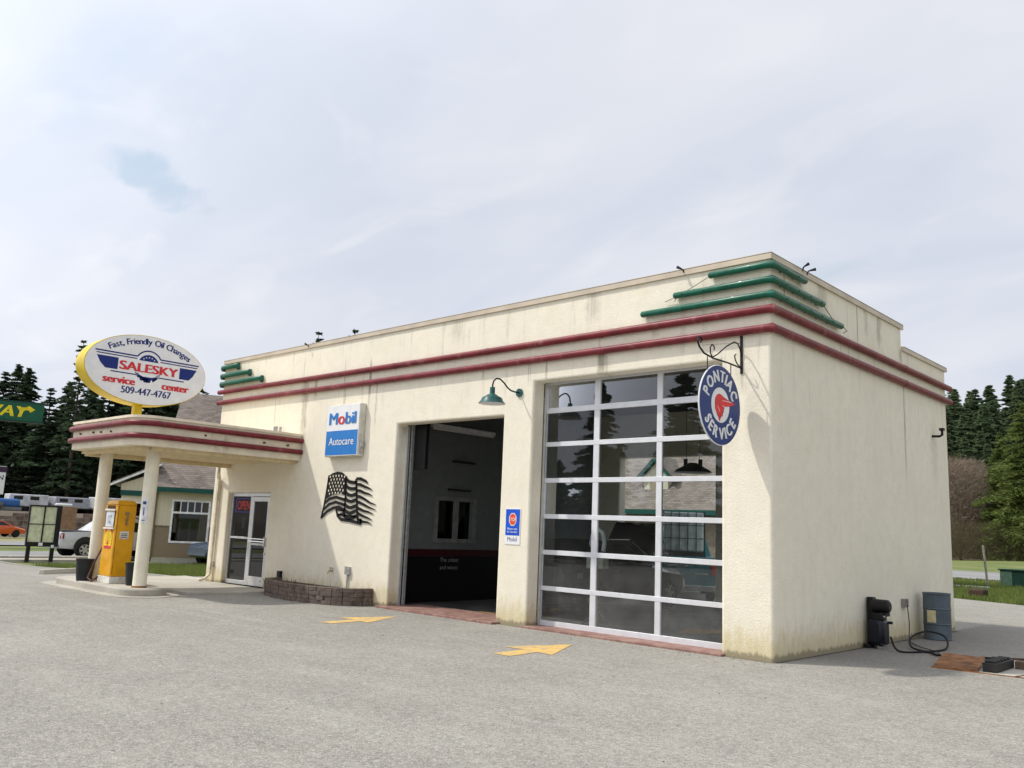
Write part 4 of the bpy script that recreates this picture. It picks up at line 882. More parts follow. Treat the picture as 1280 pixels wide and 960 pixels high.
b = MB(); b.box((hx+.001, -.10, .93), (hx+.004, .09, 1.09)); pl_ = b.build('plate', simple('plate_white', (.7, .7, .66), .4), gp)
b = MB()
for k in range(3): b.box((hx+.0045, -.07, .96+k*.035), (hx+.0055, .06, .975+k*.035))
b.box((hx+.0045, -.085, .945), (hx+.0052, .075, .95)); b.build('print', BLACK, pl_)
b = MB(); b.box((hx+.001, -.03, 1.44), (hx+.03, .05, 1.50)); b.box((hx+.001, -.01, 1.22), (hx+.04, .03, 1.36)); b.tube([(hx+.02, .02, 1.44), (hx+.03, .02, 1.36)], .014, 6); b.build('nozzle_hook', simple('worn_metal', (.3, .22, .12), .5, .4), gp)
b = MB(); b.tube([(-hx-.02, -.05, .95), (-hx-.08, -.15, .75), (-hx-.16, -.28, .35), (-hx-.12, -.38, .08), (-hx+.03, -.36, .02), (-hx+.1, -.26, .12)], .02, 8); b.build('hose', simple('hose_rubber', (.10, .055, .045), .7), gp, smooth=True)
for k, (x, y, lb) in enumerate(((-14.35, -3.38, 'black round plant pot left of the orange pump by the far column'), (-12.78, -2.98, 'black round plant pot right of the orange pump by the near column'))):
    ptt = thing('plant_pot', (x, y, .15), lb, 'plant pot', 'black pots on the pump island')
    b = MB(); b.lathe([(.15, 0), (.165, .1), (.185, .30), (.19, .40), (.20, .42), (.205, .46), (.175, .46), (.17, .40)], (0, 0, 0), 28); b.build('pot', simple('pot_black', (.018, .022, .022), .55), ptt, smooth=True)
    b = MB(); b.lathe([(.168, .38), (.168, .405)], (0, 0, 0), 20); b.build('soil', MATS['soil'], ptt)
# concrete wheel stop
b = MB()
b.prism([(-.85, -.09, 0), (-.85, .09, 0), (-.85, .06, .13), (-.85, -.06, .13)], (1.7, 0, 0)); o = b.build('wheel_stop', CONC, bevel=.015); o.location = (-19.5, -1.9, gz(-19.5, 0)); o.rotation_euler = (0, 0, R(122)); tag(o, 'concrete wheel stop lying on the asphalt left of the pump island', 'wheel stop')

# ------------------------------------------------------------ side wall equipment
ac = thing('hose_reel_compressor', (.24, 3.2, 0), 'black compressor unit standing against the shaded side wall', 'compressor')
b = MB(); b.box((-.22, .0, 0), (-.12, .14, .78)); b.box((-.22, -.18, .0), (-.14, .14, .06)); b.build('back_frame', BLACK, ac, bevel=.01)
b = MB(); b.tube([(-.14, 0, .655), (-.11, 0, .655), (.12, 0, .65), (.15, 0, .65)], [.08, .105, .105, .07], 18); b.build('tank', simple('tank_black', (.008, .008, .009), .4), ac, smooth=True)
b = MB(); b.box((.02, -.09, .50), (.11, .09, .56)); b.build('tank_bracket', BLACK, ac)
b = MB(); b.prism([(-.16, -.16, .05), (.08, -.15, .05), (.10, .12, .05), (-.16, .14, .05)], (0, 0, .40)); b.build('motor_cover', simple('cover_navy', (.004, .006, .013), .35, coat=.15), ac, bevel=.06, seg=3)
b = MB(); b.box((-.1, -.12, .43), (.07, .08, .55)); b.build('regulator', BLACK, ac, bevel=.02)
b = MB(); b.tube([(.06, -.08, .50), (.10, -.08, .50)], .018, 8); b.build('gauge', CHROME, ac)
b = MB(); b.box((.0, -.16, 0), (.10, -.06, .05)); b.build('foot', CHROME, ac)
b = MB(); b.box((.06, .08, .38), (.14, .12, .42)); b.build('lever', BLACK, ac)
def hose(name, pts, rad, mat, label, cat):
    # smooth through pts by Catmull-Rom
    P = [Vector(p) for p in pts]; out = []
    for i in range(len(P)-1):
        p0, p1, p2, p3 = P[max(i-1, 0)], P[i], P[i+1], P[min(i+2, len(P)-1)]
        for k in range(8):
            t = k/8; out.append(.5*((2*p1)+(-p0+p2)*t+(2*p0-5*p1+4*p2-p3)*t*t+(-p0+3*p1-3*p2+p3)*t**3))
    out.append(P[-1]); b = MB(); b.tube(out, rad, 8); o = b.build(name, mat, smooth=True); return tag(o, label, cat)
hose('air_hose', [(.42, 3.1, .2), (.6, 2.9, .03), (.85, 3.3, .02), (.95, 4.0, .03), (.75, 4.6, .16), (.5, 4.5, .22), (.42, 4.0, .14), (.6, 3.5, .04), (.95, 3.25, .02), (1.15, 3.0, .025), (1.4, 3.1, .02), (1.75, 3.5, .02), (2.2, 3.9, .02), (2.9, 4.6, .02)], .016, RUBBER, 'black hose looping over the ground beside the compressor', 'hose')
hose('power_cord', [(.07, 4.9, .6), (.10, 4.88, .3), (.12, 4.8, .04), (.35, 4.3, .02), (.6, 3.9, .02), (.95, 3.5, .02), (1.1, 3.2, .02)], .008, BLACK, 'thin black cord dropping from the grey outlet on the side wall', 'cord')
dr = thing('steel_drum', (.32, 5.66, 0), 'blue grey steel drum standing against the side wall near the rear corner', 'drum')
b = MB(); r0 = .225; b.lathe([(r0, .0), (r0+.008, .015), (r0, .03), (r0, .26), (r0+.012, .275), (r0, .29), (r0, .52), (r0+.012, .535), (r0, .55), (r0, .78), (r0+.012, .795), (r0+.004, .81), (r0-.02, .805), (r0-.025, .785)], (0, 0, 0), 40)
b.build('drum_body', simple('drum_blue', (.09, .115, .135), .5, .1, .12, 4, dirt=((.16, .12, .08), 5, .5)), dr, smooth=True)
b = MB(); 
for i in range(8):
    a0, a1 = R(-118+5*i), R(-113+5*i); b.face([((r0+.003)*math.cos(a), (r0+.003)*math.sin(a), z) for a, z in ((a0, .30), (a1, .30), (a1, .51), (a0, .51))])
b.build('sticker', simple('sticker_cream', (.6, .52, .3), .6), dr)
# concrete pad with rusty steel plates
RUST = simple('rust', (.25, .115, .05), .75, .2, .35, 5, dirt=((.10, .05, .03), 7, .7))
pd = thing('steel_track_plates', (2.2, 2.6, 0), 'rusty steel plates and channel frame set on a concrete pad by the side wall', 'floor plates')
b = MB(); b.prism([(-.75, -1.05, -.02), (3.2, -.72, -.02), (3.2, 1.5, -.02), (-.3, 1.2, -.02)], (0, 0, .03)); b.build('pad', CONC, pd)
b = MB(); b.tube([(-.72, -1.02, .015), (3.2, -.70, .015)], .012, 4); b.tube([(.25, -.9, .016), (.55, .35, .016)], .008, 4); b.tube([(-.5, 1.05, .02), (3.2, 1.35, .02)], .014, 4); b.build('edge_angle', RUST, pd)
b = MB(); b.prism([(-.72, -.95, .012), (-.18, -.88, .012), (-.32, .0, .10), (-.86, .0, .10)], (0, 0, .015)); b.prism([(-.72, -.95, .010), (-.18, -.88, .010), (-.18, -.87, .04), (-.7, -.93, .03)], (0, .02, .0)); b.build('ramp_plate', RUST, pd)
b = MB(); b.box((-.16, -.75, .012), (.02, .1, .13)); 
for k in range(5): b.box((-.14, -.72+k*.16, .13), (.0, -.64+k*.16, .16))
b.build('grip_block', simple('greasy_black', (.03, .028, .026), .6), pd, bevel=.01)
b = MB(); b.box((.05, .0, .012), (3.1, .10, .11)); b.box((.05, .62, .012), (3.1, .72, .11)); b.build('channel_rail', simple('rail_rust', (.14, .09, .06), .7, .3, .3, 6), pd, bevel=.006)
b = MB(); b.box((.06, .11, .011), (3.1, .61, .03)); b.build('pit_cover', simple('pit_black', (.012, .012, .012), .7), pd)
b = MB(); b.box((.3, .73, .012), (3.1, 1.1, .16)); b.build('lift_arm', simple('dark_steel', (.03, .032, .035), .5), pd, bevel=.01)

# ------------------------------------------------------------ vehicles
def loft_body(sts, mat, name, parent, bevel=.03):
    """sts: (y, zb, zm, zt, wb, wm, wt) front to back along local y"""
    b = MB(); rg = []
    for (y, zb, zm, zt, wb, wm, wt) in sts:
        P = [(-wb, zb), (-wm, zb+(zm-zb)*.35), (-wm, zm), (-wt, zt), (-wt*.5, zt+.015), (wt*.5, zt+.015), (wt, zt), (wm, zm), (wm, zb+(zm-zb)*.35), (wb, zb)]
        rg.append([b.b.verts.new((x, y, z)) for x, z in P])
    for a, c_ in zip(rg, rg[1:]):
        for j in range(10): b.b.faces.new((a[j], a[(j+1) % 10], c_[(j+1) % 10], c_[j]))
    b.b.faces.new(rg[0]); b.b.faces.new(rg[-1][::-1])
    return b.build(name, mat, parent, smooth=True, angle=38)
def wheel(parent, x, y, r_, side, rimmat):
    b = MB(); wd = .22
    b.lathe([(r_*.62, -wd/2), (r_*.9, -wd/2), (r_, -wd/2+.04), (r_, wd/2-.04), (r_*.9, wd/2), (r_*.62, wd/2)], (x, y, r_), 28, 'x'); w_ = b.build('wheel', RUBBER, parent, smooth=True)
    b = MB(); xo = x+side*(wd/2-.03); b.lathe([(r_*.62, 0), (r_*.62, side*.035), (r_*.56, side*.03), (r_*.54, -side*.0)], (xo, y, r_), 24, 'x'); b.lathe([(r_*.16, 0), (r_*.14, side*.04)], (xo, y, r_), 12, 'x')
    for k in range(6):
        a = R(60*k+15); d = Vector((0, math.cos(a), math.sin(a))); s_ = Vector((0, -math.sin(a), math.cos(a)))*r_*.12; c0 = Vector((xo+side*.02, y, r_))
        b.prism([tuple(c0+d*r_*.12-s_), tuple(c0+d*r_*.57-s_*.9), tuple(c0+d*r_*.57+s_*.9), tuple(c0+d*r_*.12+s_)], (side*.015, 0, 0))
    b.build('rim', rimmat, w_)
def side_panel(b, pts, fn, side, off=.006):
    b.face([(side*(fn(y, z)+off), y, z) for y, z in (pts if side > 0 else pts[::-1])])
RIM = simple('alloy_rim', (.55, .55, .56), .3, .7)
# white pickup, nose towards +y, seen from its +x side
tk = thing('pickup_truck', (-34.9, 5.75, gz(-34.8, 5)), 'white pickup truck parked on the lane behind the canopy columns', 'pickup truck')
TW = simple('truck_white', (.60, .61, .64), .25, .1, .03, coat=.5)
loft_body([(-2.62, .45, .95, 1.02, .80, .88, .86), (-2.55, .42, 1.0, 1.10, .88, .96, .92), (-1.9, .38, 1.02, 1.13, .9, .98, .93), (-.75, .36, 1.03, 1.15, .9, .98, .93), (-.6, .36, 1.03, 1.16, .9, .98, .93), (1.2, .36, 1.03, 1.13, .9, .98, .9), (2.2, .38, .98, 1.06, .88, .96, .85), (2.55, .42, .85, .95, .82, .88, .75)], TW, 'body', tk)
loft_body([(-1.25, 1.08, 1.10, 1.16, .93, .93, .90), (-.55, 1.08, 1.12, 1.68, .93, .94, .74), (-.1, 1.08, 1.12, 1.78, .93, .94, .72), (.7, 1.08, 1.12, 1.76, .93, .94, .72), (1.55, 1.08, 1.1, 1.14, .92, .93, .86)], TW, 'cab', tk)
b = MB()
fn = lambda y, z: .94-.20*max(0, (z-1.12)/.62)
for s_ in (1, -1):
    side_panel(b, [(-.5, 1.18), (.2, 1.18), (.2, 1.62), (-.35, 1.60)], fn, s_); side_panel(b, [(.28, 1.18), (1.15, 1.16), (.72, 1.60), (.28, 1.62)], fn, s_)
b.build('window', DARKG, tk)
b = MB()
for s_ in (1, -1):
    for y in (-1.55, 1.55): b.lathe([(.47, s_*.0), (.47, s_*.012)], (s_*.978, y, .46), 26, 'x')
b.build('wheel_arch', simple('arch_dark', (.03, .03, .03), .8), tk)
for y in (-1.55, 1.55):
    for s_ in (1, -1): wheel(tk, s_*.90, y, .37, s_, RIM)
b = MB(); b.box((-.9, -2.72, .40), (.9, -2.58, .58)); b.build('bumper', simple('bumper_grey', (.25, .25, .26), .4), tk, bevel=.03)
for s_ in (1, -1):
    b = MB(); b.prism([(s_*.93, -2.60, .82), (s_*.985, -2.45, .82), (s_*.985, -2.45, 1.05), (s_*.93, -2.58, 1.05)], (-s_*.02, 0, 0)); b.build('tail_light', simple('tail_red', (.25, .01, .01), .3), tk)
b = MB(); b.box((-.84, -2.5, 1.13), (.84, -1.3, 1.17)); b.build('bed_cover', BLACK, tk)

# dark saloon partly hidden behind the building's left corner
cr = thing('parked_car', (-27.6, 8.3, gz(-27.6, 7)), 'blue grey car parked on the grass side of the siding house', 'car')
CB = simple('car_bluegrey', (.07, .095, .14), .25, .3, .04, coat=.6)
loft_body([(-2.25, .42, .62, .72, .68, .74, .68), (-2.1, .32, .72, .86, .80, .84, .74), (-1.1, .28, .86, .98, .86, .9, .80), (1.5, .28, .9, 1.0, .86, .9, .80), (2.2, .34, .85, .98, .8, .84, .76)], CB, 'body', cr)
loft_body([(-1.15, .93, .95, .98, .82, .84, .8), (-.3, .93, .96, 1.38, .82, .84, .62), (.9, .93, .96, 1.40, .82, .84, .62), (1.7, .93, .95, 1.0, .8, .84, .78)], CB, 'cabin', cr)
b = MB(); fn = lambda y, z: .84-.22*max(0, (z-.96)/.42)
for s_ in (1, -1): side_panel(b, [(-.7, 1.0), (1.3, 1.02), (.85, 1.33), (-.25, 1.31)], fn, s_)
b.face([(-.7, -.98, 1.02), (.7, -.98, 1.02), (.55, -.36, 1.35), (-.55, -.36, 1.35)]); b.build('window', DARKG, cr)
b = MB()
for s_ in (1, -1):
    for y in (-1.4, 1.35): b.lathe([(.40, 0), (.40, s_*.01)], (s_*.885, y, .36), 22, 'x')
b.build('wheel_arch', MATS['arch_dark'], cr)
for y in (-1.4, 1.35):
    for s_ in (1, -1): wheel(cr, s_*.80, y, .31, s_, RIM)
for s_ in (1, -1):
    b = MB(); b.prism([(s_*.5, -2.2, .62), (s_*.74, -2.1, .62), (s_*.76, -2.05, .74), (s_*.5, -2.17, .74)], (0, -.03, 0)); b.build('headlight', simple('lamp_clear', (.5, .52, .55), .15), cr)

# orange car far off
oc_ = thing('parked_car', (-76.5, 13.3, gz(-76, 13)), 'bright orange car parked on the dry grass across the street', 'car', rz=R(12))
CO = simple('car_orange', (.55, .09, .01), .25, .1, .04, coat=.6)
loft_body([(-2.25, .42, .72, .85, .7, .78, .7), (-2.1, .34, .80, .98, .82, .88, .8), (-1.1, .3, .86, 1.0, .86, .9, .82), (1.2, .3, .84, .93, .86, .9, .8), (2.2, .36, .6, .7, .78, .82, .7)], CO, 'body', oc_)
loft_body([(-1.7, .95, .97, 1.02, .82, .84, .8), (-.9, .95, .97, 1.38, .8, .84, .64), (.3, .95, .97, 1.36, .8, .84, .64), (1.2, .9, .92, .95, .8, .84, .78)], CO, 'cabin', oc_)
b = MB(); fn = lambda y, z: .84-.2*max(0, (z-.97)/.4)
for s_ in (1, -1): side_panel(b, [(-1.2, 1.02), (.85, 1.0), (.25, 1.31), (-.8, 1.33)], fn, s_)
b.build('window', DARKG, oc_)
for y in (-1.4, 1.35):
    for s_ in (1, -1): wheel(oc_, s_*.80, y, .34, s_, BLACK)
b = MB(); b.box((.5, -2.28, .72), (.8, -2.2, .84)); b.box((-.8, -2.28, .72), (-.5, -2.2, .84)); b.build('tail_light', MATS['tail_red'], oc_)

# black car in the bay, bonnet raised
bc = thing('car_in_bay', (-6.2, 4.35, .02), 'black car with its bonnet raised standing in the dim workshop behind the glass', 'car')
CK = simple('car_black', (.035, .035, .037), .25, .2, coat=.5)
loft_body([(-2.2, .42, .75, .9, .7, .78, .7), (-2.05, .34, .85, 1.0, .82, .88, .8), (-1.1, .3, .88, 1.02, .86, .9, .82), (.6, .3, .86, .97, .86, .9, .8), (1.9, .3, .74, .86, .84, .88, .74), (2.15, .36, .6, .7, .76, .8, .66)], CK, 'body', bc)
loft_body([(-1.9, .98, .99, 1.03, .82, .84, .8), (-1.1, .98, .99, 1.44, .8, .84, .64), (-.1, .98, .99, 1.45, .8, .84, .64), (.8, .93, .94, .97, .8, .84, .78)], CK, 'cabin', bc)
b = MB(); fn = lambda y, z: .84-.2*max(0, (z-.99)/.45)
for s_ in (1, -1): side_panel(b, [(-1.4, 1.04), (.45, 1.02), (-.1, 1.39), (-1.0, 1.38)], fn, s_)
b.build('window', DARKG, bc)
b = MB(); b.prism([(-.72, .85, 1.0), (.72, .85, 1.0), (.66, 1.45, 1.88), (-.66, 1.45, 1.88)], (0, .03, -.02)); bn = b.build('bonnet', simple('bonnet_black', (.006, .006, .007), .4), bc, bevel=.01); bn['label'] = 'raised black bonnet'
b = MB(); b.tube([(.8, .9, 1.02), (.82, -.0, 1.44)], .012, 6); b.tube([(.83, -.1, 1.48), (.81, -1.0, 1.47)], .012, 6); b.tube([(.6, 1.9, .8), (.62, 1.4, 1.75)], .008, 6); b.build('chrome_strip', CHROME, bc)
b = MB(); b.box((.86, -1.9, .70), (.9, -1.75, .80)); b.box((.45, 2.08, .6), (.75, 2.18, .72)); b.build('headlight', MATS['lamp_clear'], bc)
for y in (-1.4, 1.35):
    for s_ in (1, -1): wheel(bc, s_*.80, y, .33, s_, RIM)

# teal pickup at the rear opening with a caged tank in its bed
tt = thing('pickup_truck', (-7.95, 10.15, .0), 'teal pickup truck with red tail lamps backed up to the rear door of the bay', 'pickup truck', rz=math.atan2(.83, -.55)-math.pi/2)
TTL = simple('truck_teal', (.016, .18, .22), .3, .1, .06, coat=.4)
loft_body([(-2.60, .40, .98, 1.06, .9, .96, .92), (-2.55, .38, 1.0, 1.12, .95, 1.0, .96), (-.4, .42, 1.02, 1.12, .95, 1.0, .96), (2.0, .42, 1.0, 1.10, .95, 1.0, .9), (2.55, .5, .9, 1.0, .88, .94, .8)], TTL, 'body', tt)
loft_body([(-.45, 1.1, 1.12, 1.2, .93, .95, .9), (-.35, 1.1, 1.12, 1.75, .93, .95, .74), (.6, 1.1, 1.12, 1.76, .93, .95, .74), (1.2, 1.08, 1.1, 1.14, .92, .94, .86)], TTL, 'cab', tt)
b = MB(); b.face([(-.7, -.47, 1.25), (.7, -.47, 1.25), (.6, -.37, 1.65), (-.6, -.37, 1.65)]); b.build('window', DARKG, tt)
b = MB(); b.box((-1.0, -2.80, .30), (1.0, -2.62, .44)); b.build('bumper', simple('bumper_chrome', (.4, .4, .4), .35, .7), tt, bevel=.02)
for s_ in (1, -1):
    b = MB(); b.box((s_*.98 if s_ < 0 else .82, -2.63, .68), (-.82 if s_ < 0 else .98, -2.57, 1.04)); b.build('tail_light', simple('tail_red_b', (.45, .03, .02), .3), tt)
b = MB(); b.box((-.25, -2.625, .88), (.25, -2.61, .94)); b.box((.4, -2.62, .70), (.75, -2.61, .74)); b.build('tailgate_trim', GALV, tt)
for y in (-1.5, 1.6):
    for s_ in (1, -1): wheel(tt, s_*.86, y, .38, s_, RIM)
tn = thing('caged_tank', (-6.85, 8.75, 1.13), 'pale plastic water tank in a steel cage on the teal pickup bed', 'tank', rz=math.atan2(.83, -.55)-math.pi/2)
b = MB(); b.box((-.5, -.5, .12), (.5, .6, 1.12)); b.build('bottle', simple('tank_plastic', (.80, .88, .92), .4), tn, bevel=.05, seg=3)
b = MB()
for z in (.12, .45, .78, 1.12): b.tube([(-.53, -.53, z), (.53, -.53, z), (.53, .63, z), (-.53, .63, z), (-.53, -.53, z)], .008, 6)
for i in range(6): x = -.53+i*.212; b.tube([(x, -.53, 0), (x, -.53, 1.14)], .012, 6)
for i in range(5): y = -.53+i*.29; b.tube([(.53, y, 0), (.53, y, 1.14)], .012, 6)
b.build('cage', simple('cage_steel', (.12, .13, .14), .5, .5), tn)
b = MB(); b.box((-.15, -.56, .84), (.17, -.54, 1.0)); b.build('label_plate', NAVY, tn)
b = MB(); b.box((-.55, -.55, .0), (.55, .65, .10)); b.build('pallet', simple('pallet_dark', (.05, .05, .05), .7), tn)
# workshop lamp, tyre machine, bench lift rails
hl = thing('hanging_shop_lamp', (-5.35, 6.75, 3.15), 'dark workshop lamp hanging before the rear doorway', 'lamp')
b = MB(); b.lathe([(.10, .20), (.16, .16), (.40, .03), (.44, -.02), (.40, -.03)], (0, 0, 0), 24); b.build('lamp_shade', BLACK, hl, smooth=True)
b = MB(); b.tube([(-.18, 0, .1), (-.18, 0, 1.55)], .006, 5); b.tube([(.18, 0, .1), (.18, 0, 1.55)], .006, 5); b.tube([(-.2, 0, .06), (-.2, 0, .3)], .05, 8); b.tube([(.2, 0, .06), (.2, 0, .28)], .05, 8); b.build('hanger', BLACK, hl)
tm = thing('wheel_stand', (-3.70, .95, .012), 'pale workshop machine with a yellow pole behind the glass door', 'machine')
b = MB(); b.box((-.17, -.1, 1.0), (.19, .08, 1.26)); b.build('head_box', simple('machine_beige', (.50, .48, .42), .5), tm, bevel=.02)
b = MB(); b.tube([(-.02, -.02, 1.26), (-.12, -.02, 1.42), (-.08, -.02, 1.60), (.04, -.02, 1.66), (.13, -.02, 1.60), (.16, -.02, 1.45), (.14, -.02, 1.30)], .04, 8); b.build('ring', simple('machine_white', (.55, .56, .58), .4), tm, smooth=True)
b = MB(); b.tube([(0, 0, 1.0), (.02, 0, .05)], .022, 8); b.build('pole', simple('pole_ochre', (.42, .30, .12), .6), tm)
b = MB(); b.box((-.25, -.2, .0), (.3, .2, .05)); b.tube([(-.2, -.15, .05), (.02, 0, .3), (.25, .15, .05)], .02, 6); b.build('foot', simple('foot_grey', (.2, .2, .2), .6), tm)
lf = thing('lift_rails', (-5.8, 1.3, .012), 'low black and yellow steel lift rails on the floor of the open bay', 'vehicle lift')
b = MB(); b.box((-.75, .55, 0), (-.62, 2.6, .10)); b.box((.05, -.35, 0), (.25, 2.4, .09)); b.box((-.75, .55, 0), (.1, .68, .10)); b.build('rail', simple('lift_black', (.03, .025, .02), .6), lf, bevel=.01)
b = MB(); b.box((-.76, .53, .10), (.08, .60, .125)); b.box((-.62, -.45, .034), (-.2, -.38, .037)); b.build('yellow_edge', simple('edge_yellow', (.42, .26, .05), .6), lf)
fl_ = thing('strip_light', (-8.0, 3.7, 4.02), 'unlit white strip light under the ceiling of the open bay', 'lamp')
b = MB(); b.box((-1.25, -.05, 0), (-.02+1.2, .05, .09)); fo = b.build('housing', simple('strip_white', (.85, .86, .88), .4), fl_, bevel=.01); fl_.rotation_euler = (0, 0, R(90)); fl_.location = (-8.5, 2.25, 3.74); fl_.scale = (.8, 1, 1)
b = MB(); b.tube([(-1.2, 0, -.02), (1.15, 0, -.02)], .02, 8); b.build('tube', SWHITE, fl_)
for (yy, zz) in ((2.35, 2.42), (2.45, 3.05)):
    b = MB(); b.box((-8.70, yy-.36, zz), (-8.62, yy+.30, zz+.035)); o = b.build('wall_shelf', BLACK); tag(o, 'short black wall shelf above the inner window of the bay' if zz < 3 else 'short black wall shelf high on the inner wall of the bay', 'shelf')
def clutter(name, x, y, lab, cat, mb_, mat): o = mb_.build(name, mat); tag(o, lab, cat)
# ------------------------------------------------------------ the siding houses
H1 = thing('siding_house', (-30, 6, -.35), 'cream and brown siding house with shingle roof behind the canopy', 'house', rz=R(-27))
HO = Vector((-30, 6, -.35)); hl_ = lambda p: tuple(Vector(p)-HO)
def hbox(b, a, c_): b.box(hl_(a), hl_(c_)); return b
b = grid_solid([-.2, 0], [-.65, .08, 1.47, 10], [.25, 1.44, .92+.0, 2.59] if False else [.25, .93, 1.55, 2.58, 3.2], lambda i, j, k: not (j == 1 and k in (1, 2))); b.build('wall', CREAMS, H1)
b = MB(); b.box((0.002, -.65, .28), (.03, .0, 1.52)); b.box((.002, .0, .28), (.03, 1.55, .86)); b.box((.002, 1.55, .28), (.03, 10, 1.52)); b.build('lower_siding', TANS, H1)
b = MB(); b.box((-10, -.63, .25), (-.2, -.45, 3.2)); b.box((-10, 9.8, .25), (-.2, 10, 3.2)); b.build('wall', CREAMS, H1)
b = MB(); b.box((-10, -.6, -.2), (-.0, 10, .25)); b.build('foundation', CONC, H1); 
b = MB(); b.box((-.02, -.72, .25), (.08, -.58, 3.15)); b.build('corner_board', simple('board_brown', (.17, .12, .08), .7), H1)
b = MB(); b.box((.03, -.58, 1.50), (.05, .0, 1.56)); b.box((.03, 1.55, 1.50), (.05, 10, 1.56)); b.build('belt_trim', MATS['board_brown'], H1)
b = MB()
for a, c_ in (((.005, .0, .86), (.06, .08, 2.66)), ((.005, 1.47, .86), (.06, 1.55, 2.66)), ((.005, .08, .86), (.06, 1.47, .94)), ((.005, .08, 2.58), (.06, 1.47, 2.66)), ((.005, .08, 2.08), (.06, 1.47, 2.16))): b.box(a, c_)
for k in range(1, 5): y = .08+1.39*k/5; b.box((.01, y-.02, 2.16), (.05, y+.02, 2.58))
wo = b.build('window', simple('window_white', (.8, .8, .8), .5), H1)
b = MB(); b.face([(-.02, .08, .94), (-.02, 1.47, .94), (-.02, 1.47, 2.58), (-.02, .08, 2.58)]); b.build('pane', GLASSD, wo)
b = MB(); b.box((-1.2, -.3, .3), (-1.15, 2.4, 3.1)); b.build('inner_partition', simple('inner_dark', (.05, .045, .04), .8), H1)
for k in range(4):
    b = MB(); b.lathe([(.05, .12), (.14, .06), (.16, -.02), (.1, -.04)], (-.35, .30+k*.33, 1.98), 14); b.build('pendant_lamp', simple('pendant_amber', (.45, .22, .03), .4), H1)
b = MB()
for k, y in enumerate((.35, .75, 1.1)): b.box((-.6, y, .95), (-.56, y+.07, 1.75))
b.build('curtain', simple('curtain_white', (.6, .6, .62), .8), H1)
# main roof: slope from eave at x=+.5 up to the ridge
rz0, rz1 = 3.02, 7.75
b = MB(); b.prism([(.45, -.75, rz0), (.45, 10.6, rz0), (-4.9, 9.6, rz1), (-4.9, -.1, rz1)], (0, 0, .12)); b.prism([(-4.9, -.1, rz1), (-4.9, 9.6, rz1), (-10.4, 10.6, rz0), (-10.4, -.75, rz0)], (0, 0, .12))
b.prism([(.45, -.75, rz0), (-4.9, -.1, rz1), (-10.4, -.75, rz0)], (0, .02, .12)); b.prism([(.45, 10.6, rz0), (-10.4, 10.6, rz0), (-4.9, 9.6, rz1)], (0, -.02, .12)); b.build('roof', SHING, H1)
FASC = simple('green_fascia', (.006, .07, .055), .5)
b = MB(); b.box((.46, -.75, 2.95), (.50, 10.6, 3.14)); b.build('fascia', FASC, H1)
# drive-through canopy on its left
b = MB(); b.prism([(-.2, -2.05, 2.95), (-.2, -.75, 2.95), (-.2, -.75, 3.75), (-.2, -2.05, 3.2)], (-3.6, 0, 0)); b.box((-3.8, -2.0, 2.50), (-.22, -.72, 2.74)); b.build('porch_gable', CREAMS, H1)
b = MB(); b.box((-.205, -2.05, 2.74), (-.14, -.74, 2.95)); b.build('fascia', FASC, H1)
b = MB(); b.box((-.2, -2.05, 2.42), (-.12, -.74, 2.50)); b.prism([(.05, -2.45, 3.10), (.05, -2.45, 3.19), (.05, -.55, 4.14), (.05, -.55, 4.05)], (-.10, 0, 0)); b.build('porch_trim', simple('trim_white_house', (.8, .8, .78), .6), H1)
b = MB(); b.prism([(.0, -2.40, 3.19), (0, -.6, 4.09), (-4.2, -.6, 4.09), (-4.2, -2.40, 3.19)], (0, 0, .08)); b.build('porch_roof', SHING, H1)
b = MB(); b.box((-3.7, -1.95, -.1), (-3.5, -1.75, 2.5)); b.build('porch_post', simple('trim_white_house', (.8, .8, .78), .6), H1)

H2 = thing('dormer_house', (-18, 23.9, 0), 'tan house with a dormer on its shingle roof seen through the workshop', 'house')
O2 = Vector((-18, 23.9, 0))
b = MB(); b.box((-7, .0, -.2), (9, 8, 2.6)); b.build('wall', simple('tan_wall', (.21, .17, .13), .8), H2)
b = MB(); b.box((.45, -.03, .55), (1.05, -.002, 2.3)); b.box((-2.3, -.03, .6), (-1.9, -.002, 2.2)); b.build('white_panel', simple('panel_cream', (.62, .58, .45), .7), H2)
b = MB(); b.prism([(-7.5, -.6, 2.70), (9.5, -.6, 2.70), (9.5, 4.2, 7.0), (-7.5, 4.2, 7.0)], (0, 0, .12)); b.prism([(-7.5, 4.2, 7.0), (9.5, 4.2, 7.0), (9.5, 8.6, 2.7), (-7.5, 8.6, 2.7)], (0, 0, .12)); b.build('roof', SHING, H2)
b = MB(); b.box((-7.5, -.66, 2.62), (9.5, -.605, 2.84)); b.build('fascia', FASC, H2)
dm = MB(); cx_ = -.15; dm.box((cx_-.68, .55, 3.5), (cx_+.68, 2.4, 4.5)); dm.prism([(cx_-.68, .55, 4.5), (cx_+.68, .55, 4.5), (cx_, .55, 5.15)], (0, 2, 0)); do_ = dm.build('dormer', simple('dormer_cream', (.58, .54, .42), .7), H2)
b = MB(); b.box((cx_-.35, .52, 3.72), (cx_+.35, .545, 4.35)); b.build('louvre', simple('louvre_tan', (.36, .29, .2), .7), do_)
b = MB(); b.prism([(cx_-.95, .35, 4.30), (cx_, .35, 5.18), (cx_, .35, 5.36), (cx_-1.05, .35, 4.38)], (0, .2, 0)); b.prism([(cx_+.95, .35, 4.30), (cx_, .35, 5.18), (cx_, .35, 5.36), (cx_+1.05, .35, 4.38)], (0, .2, 0)); b.build('rake_board', FASC, do_)
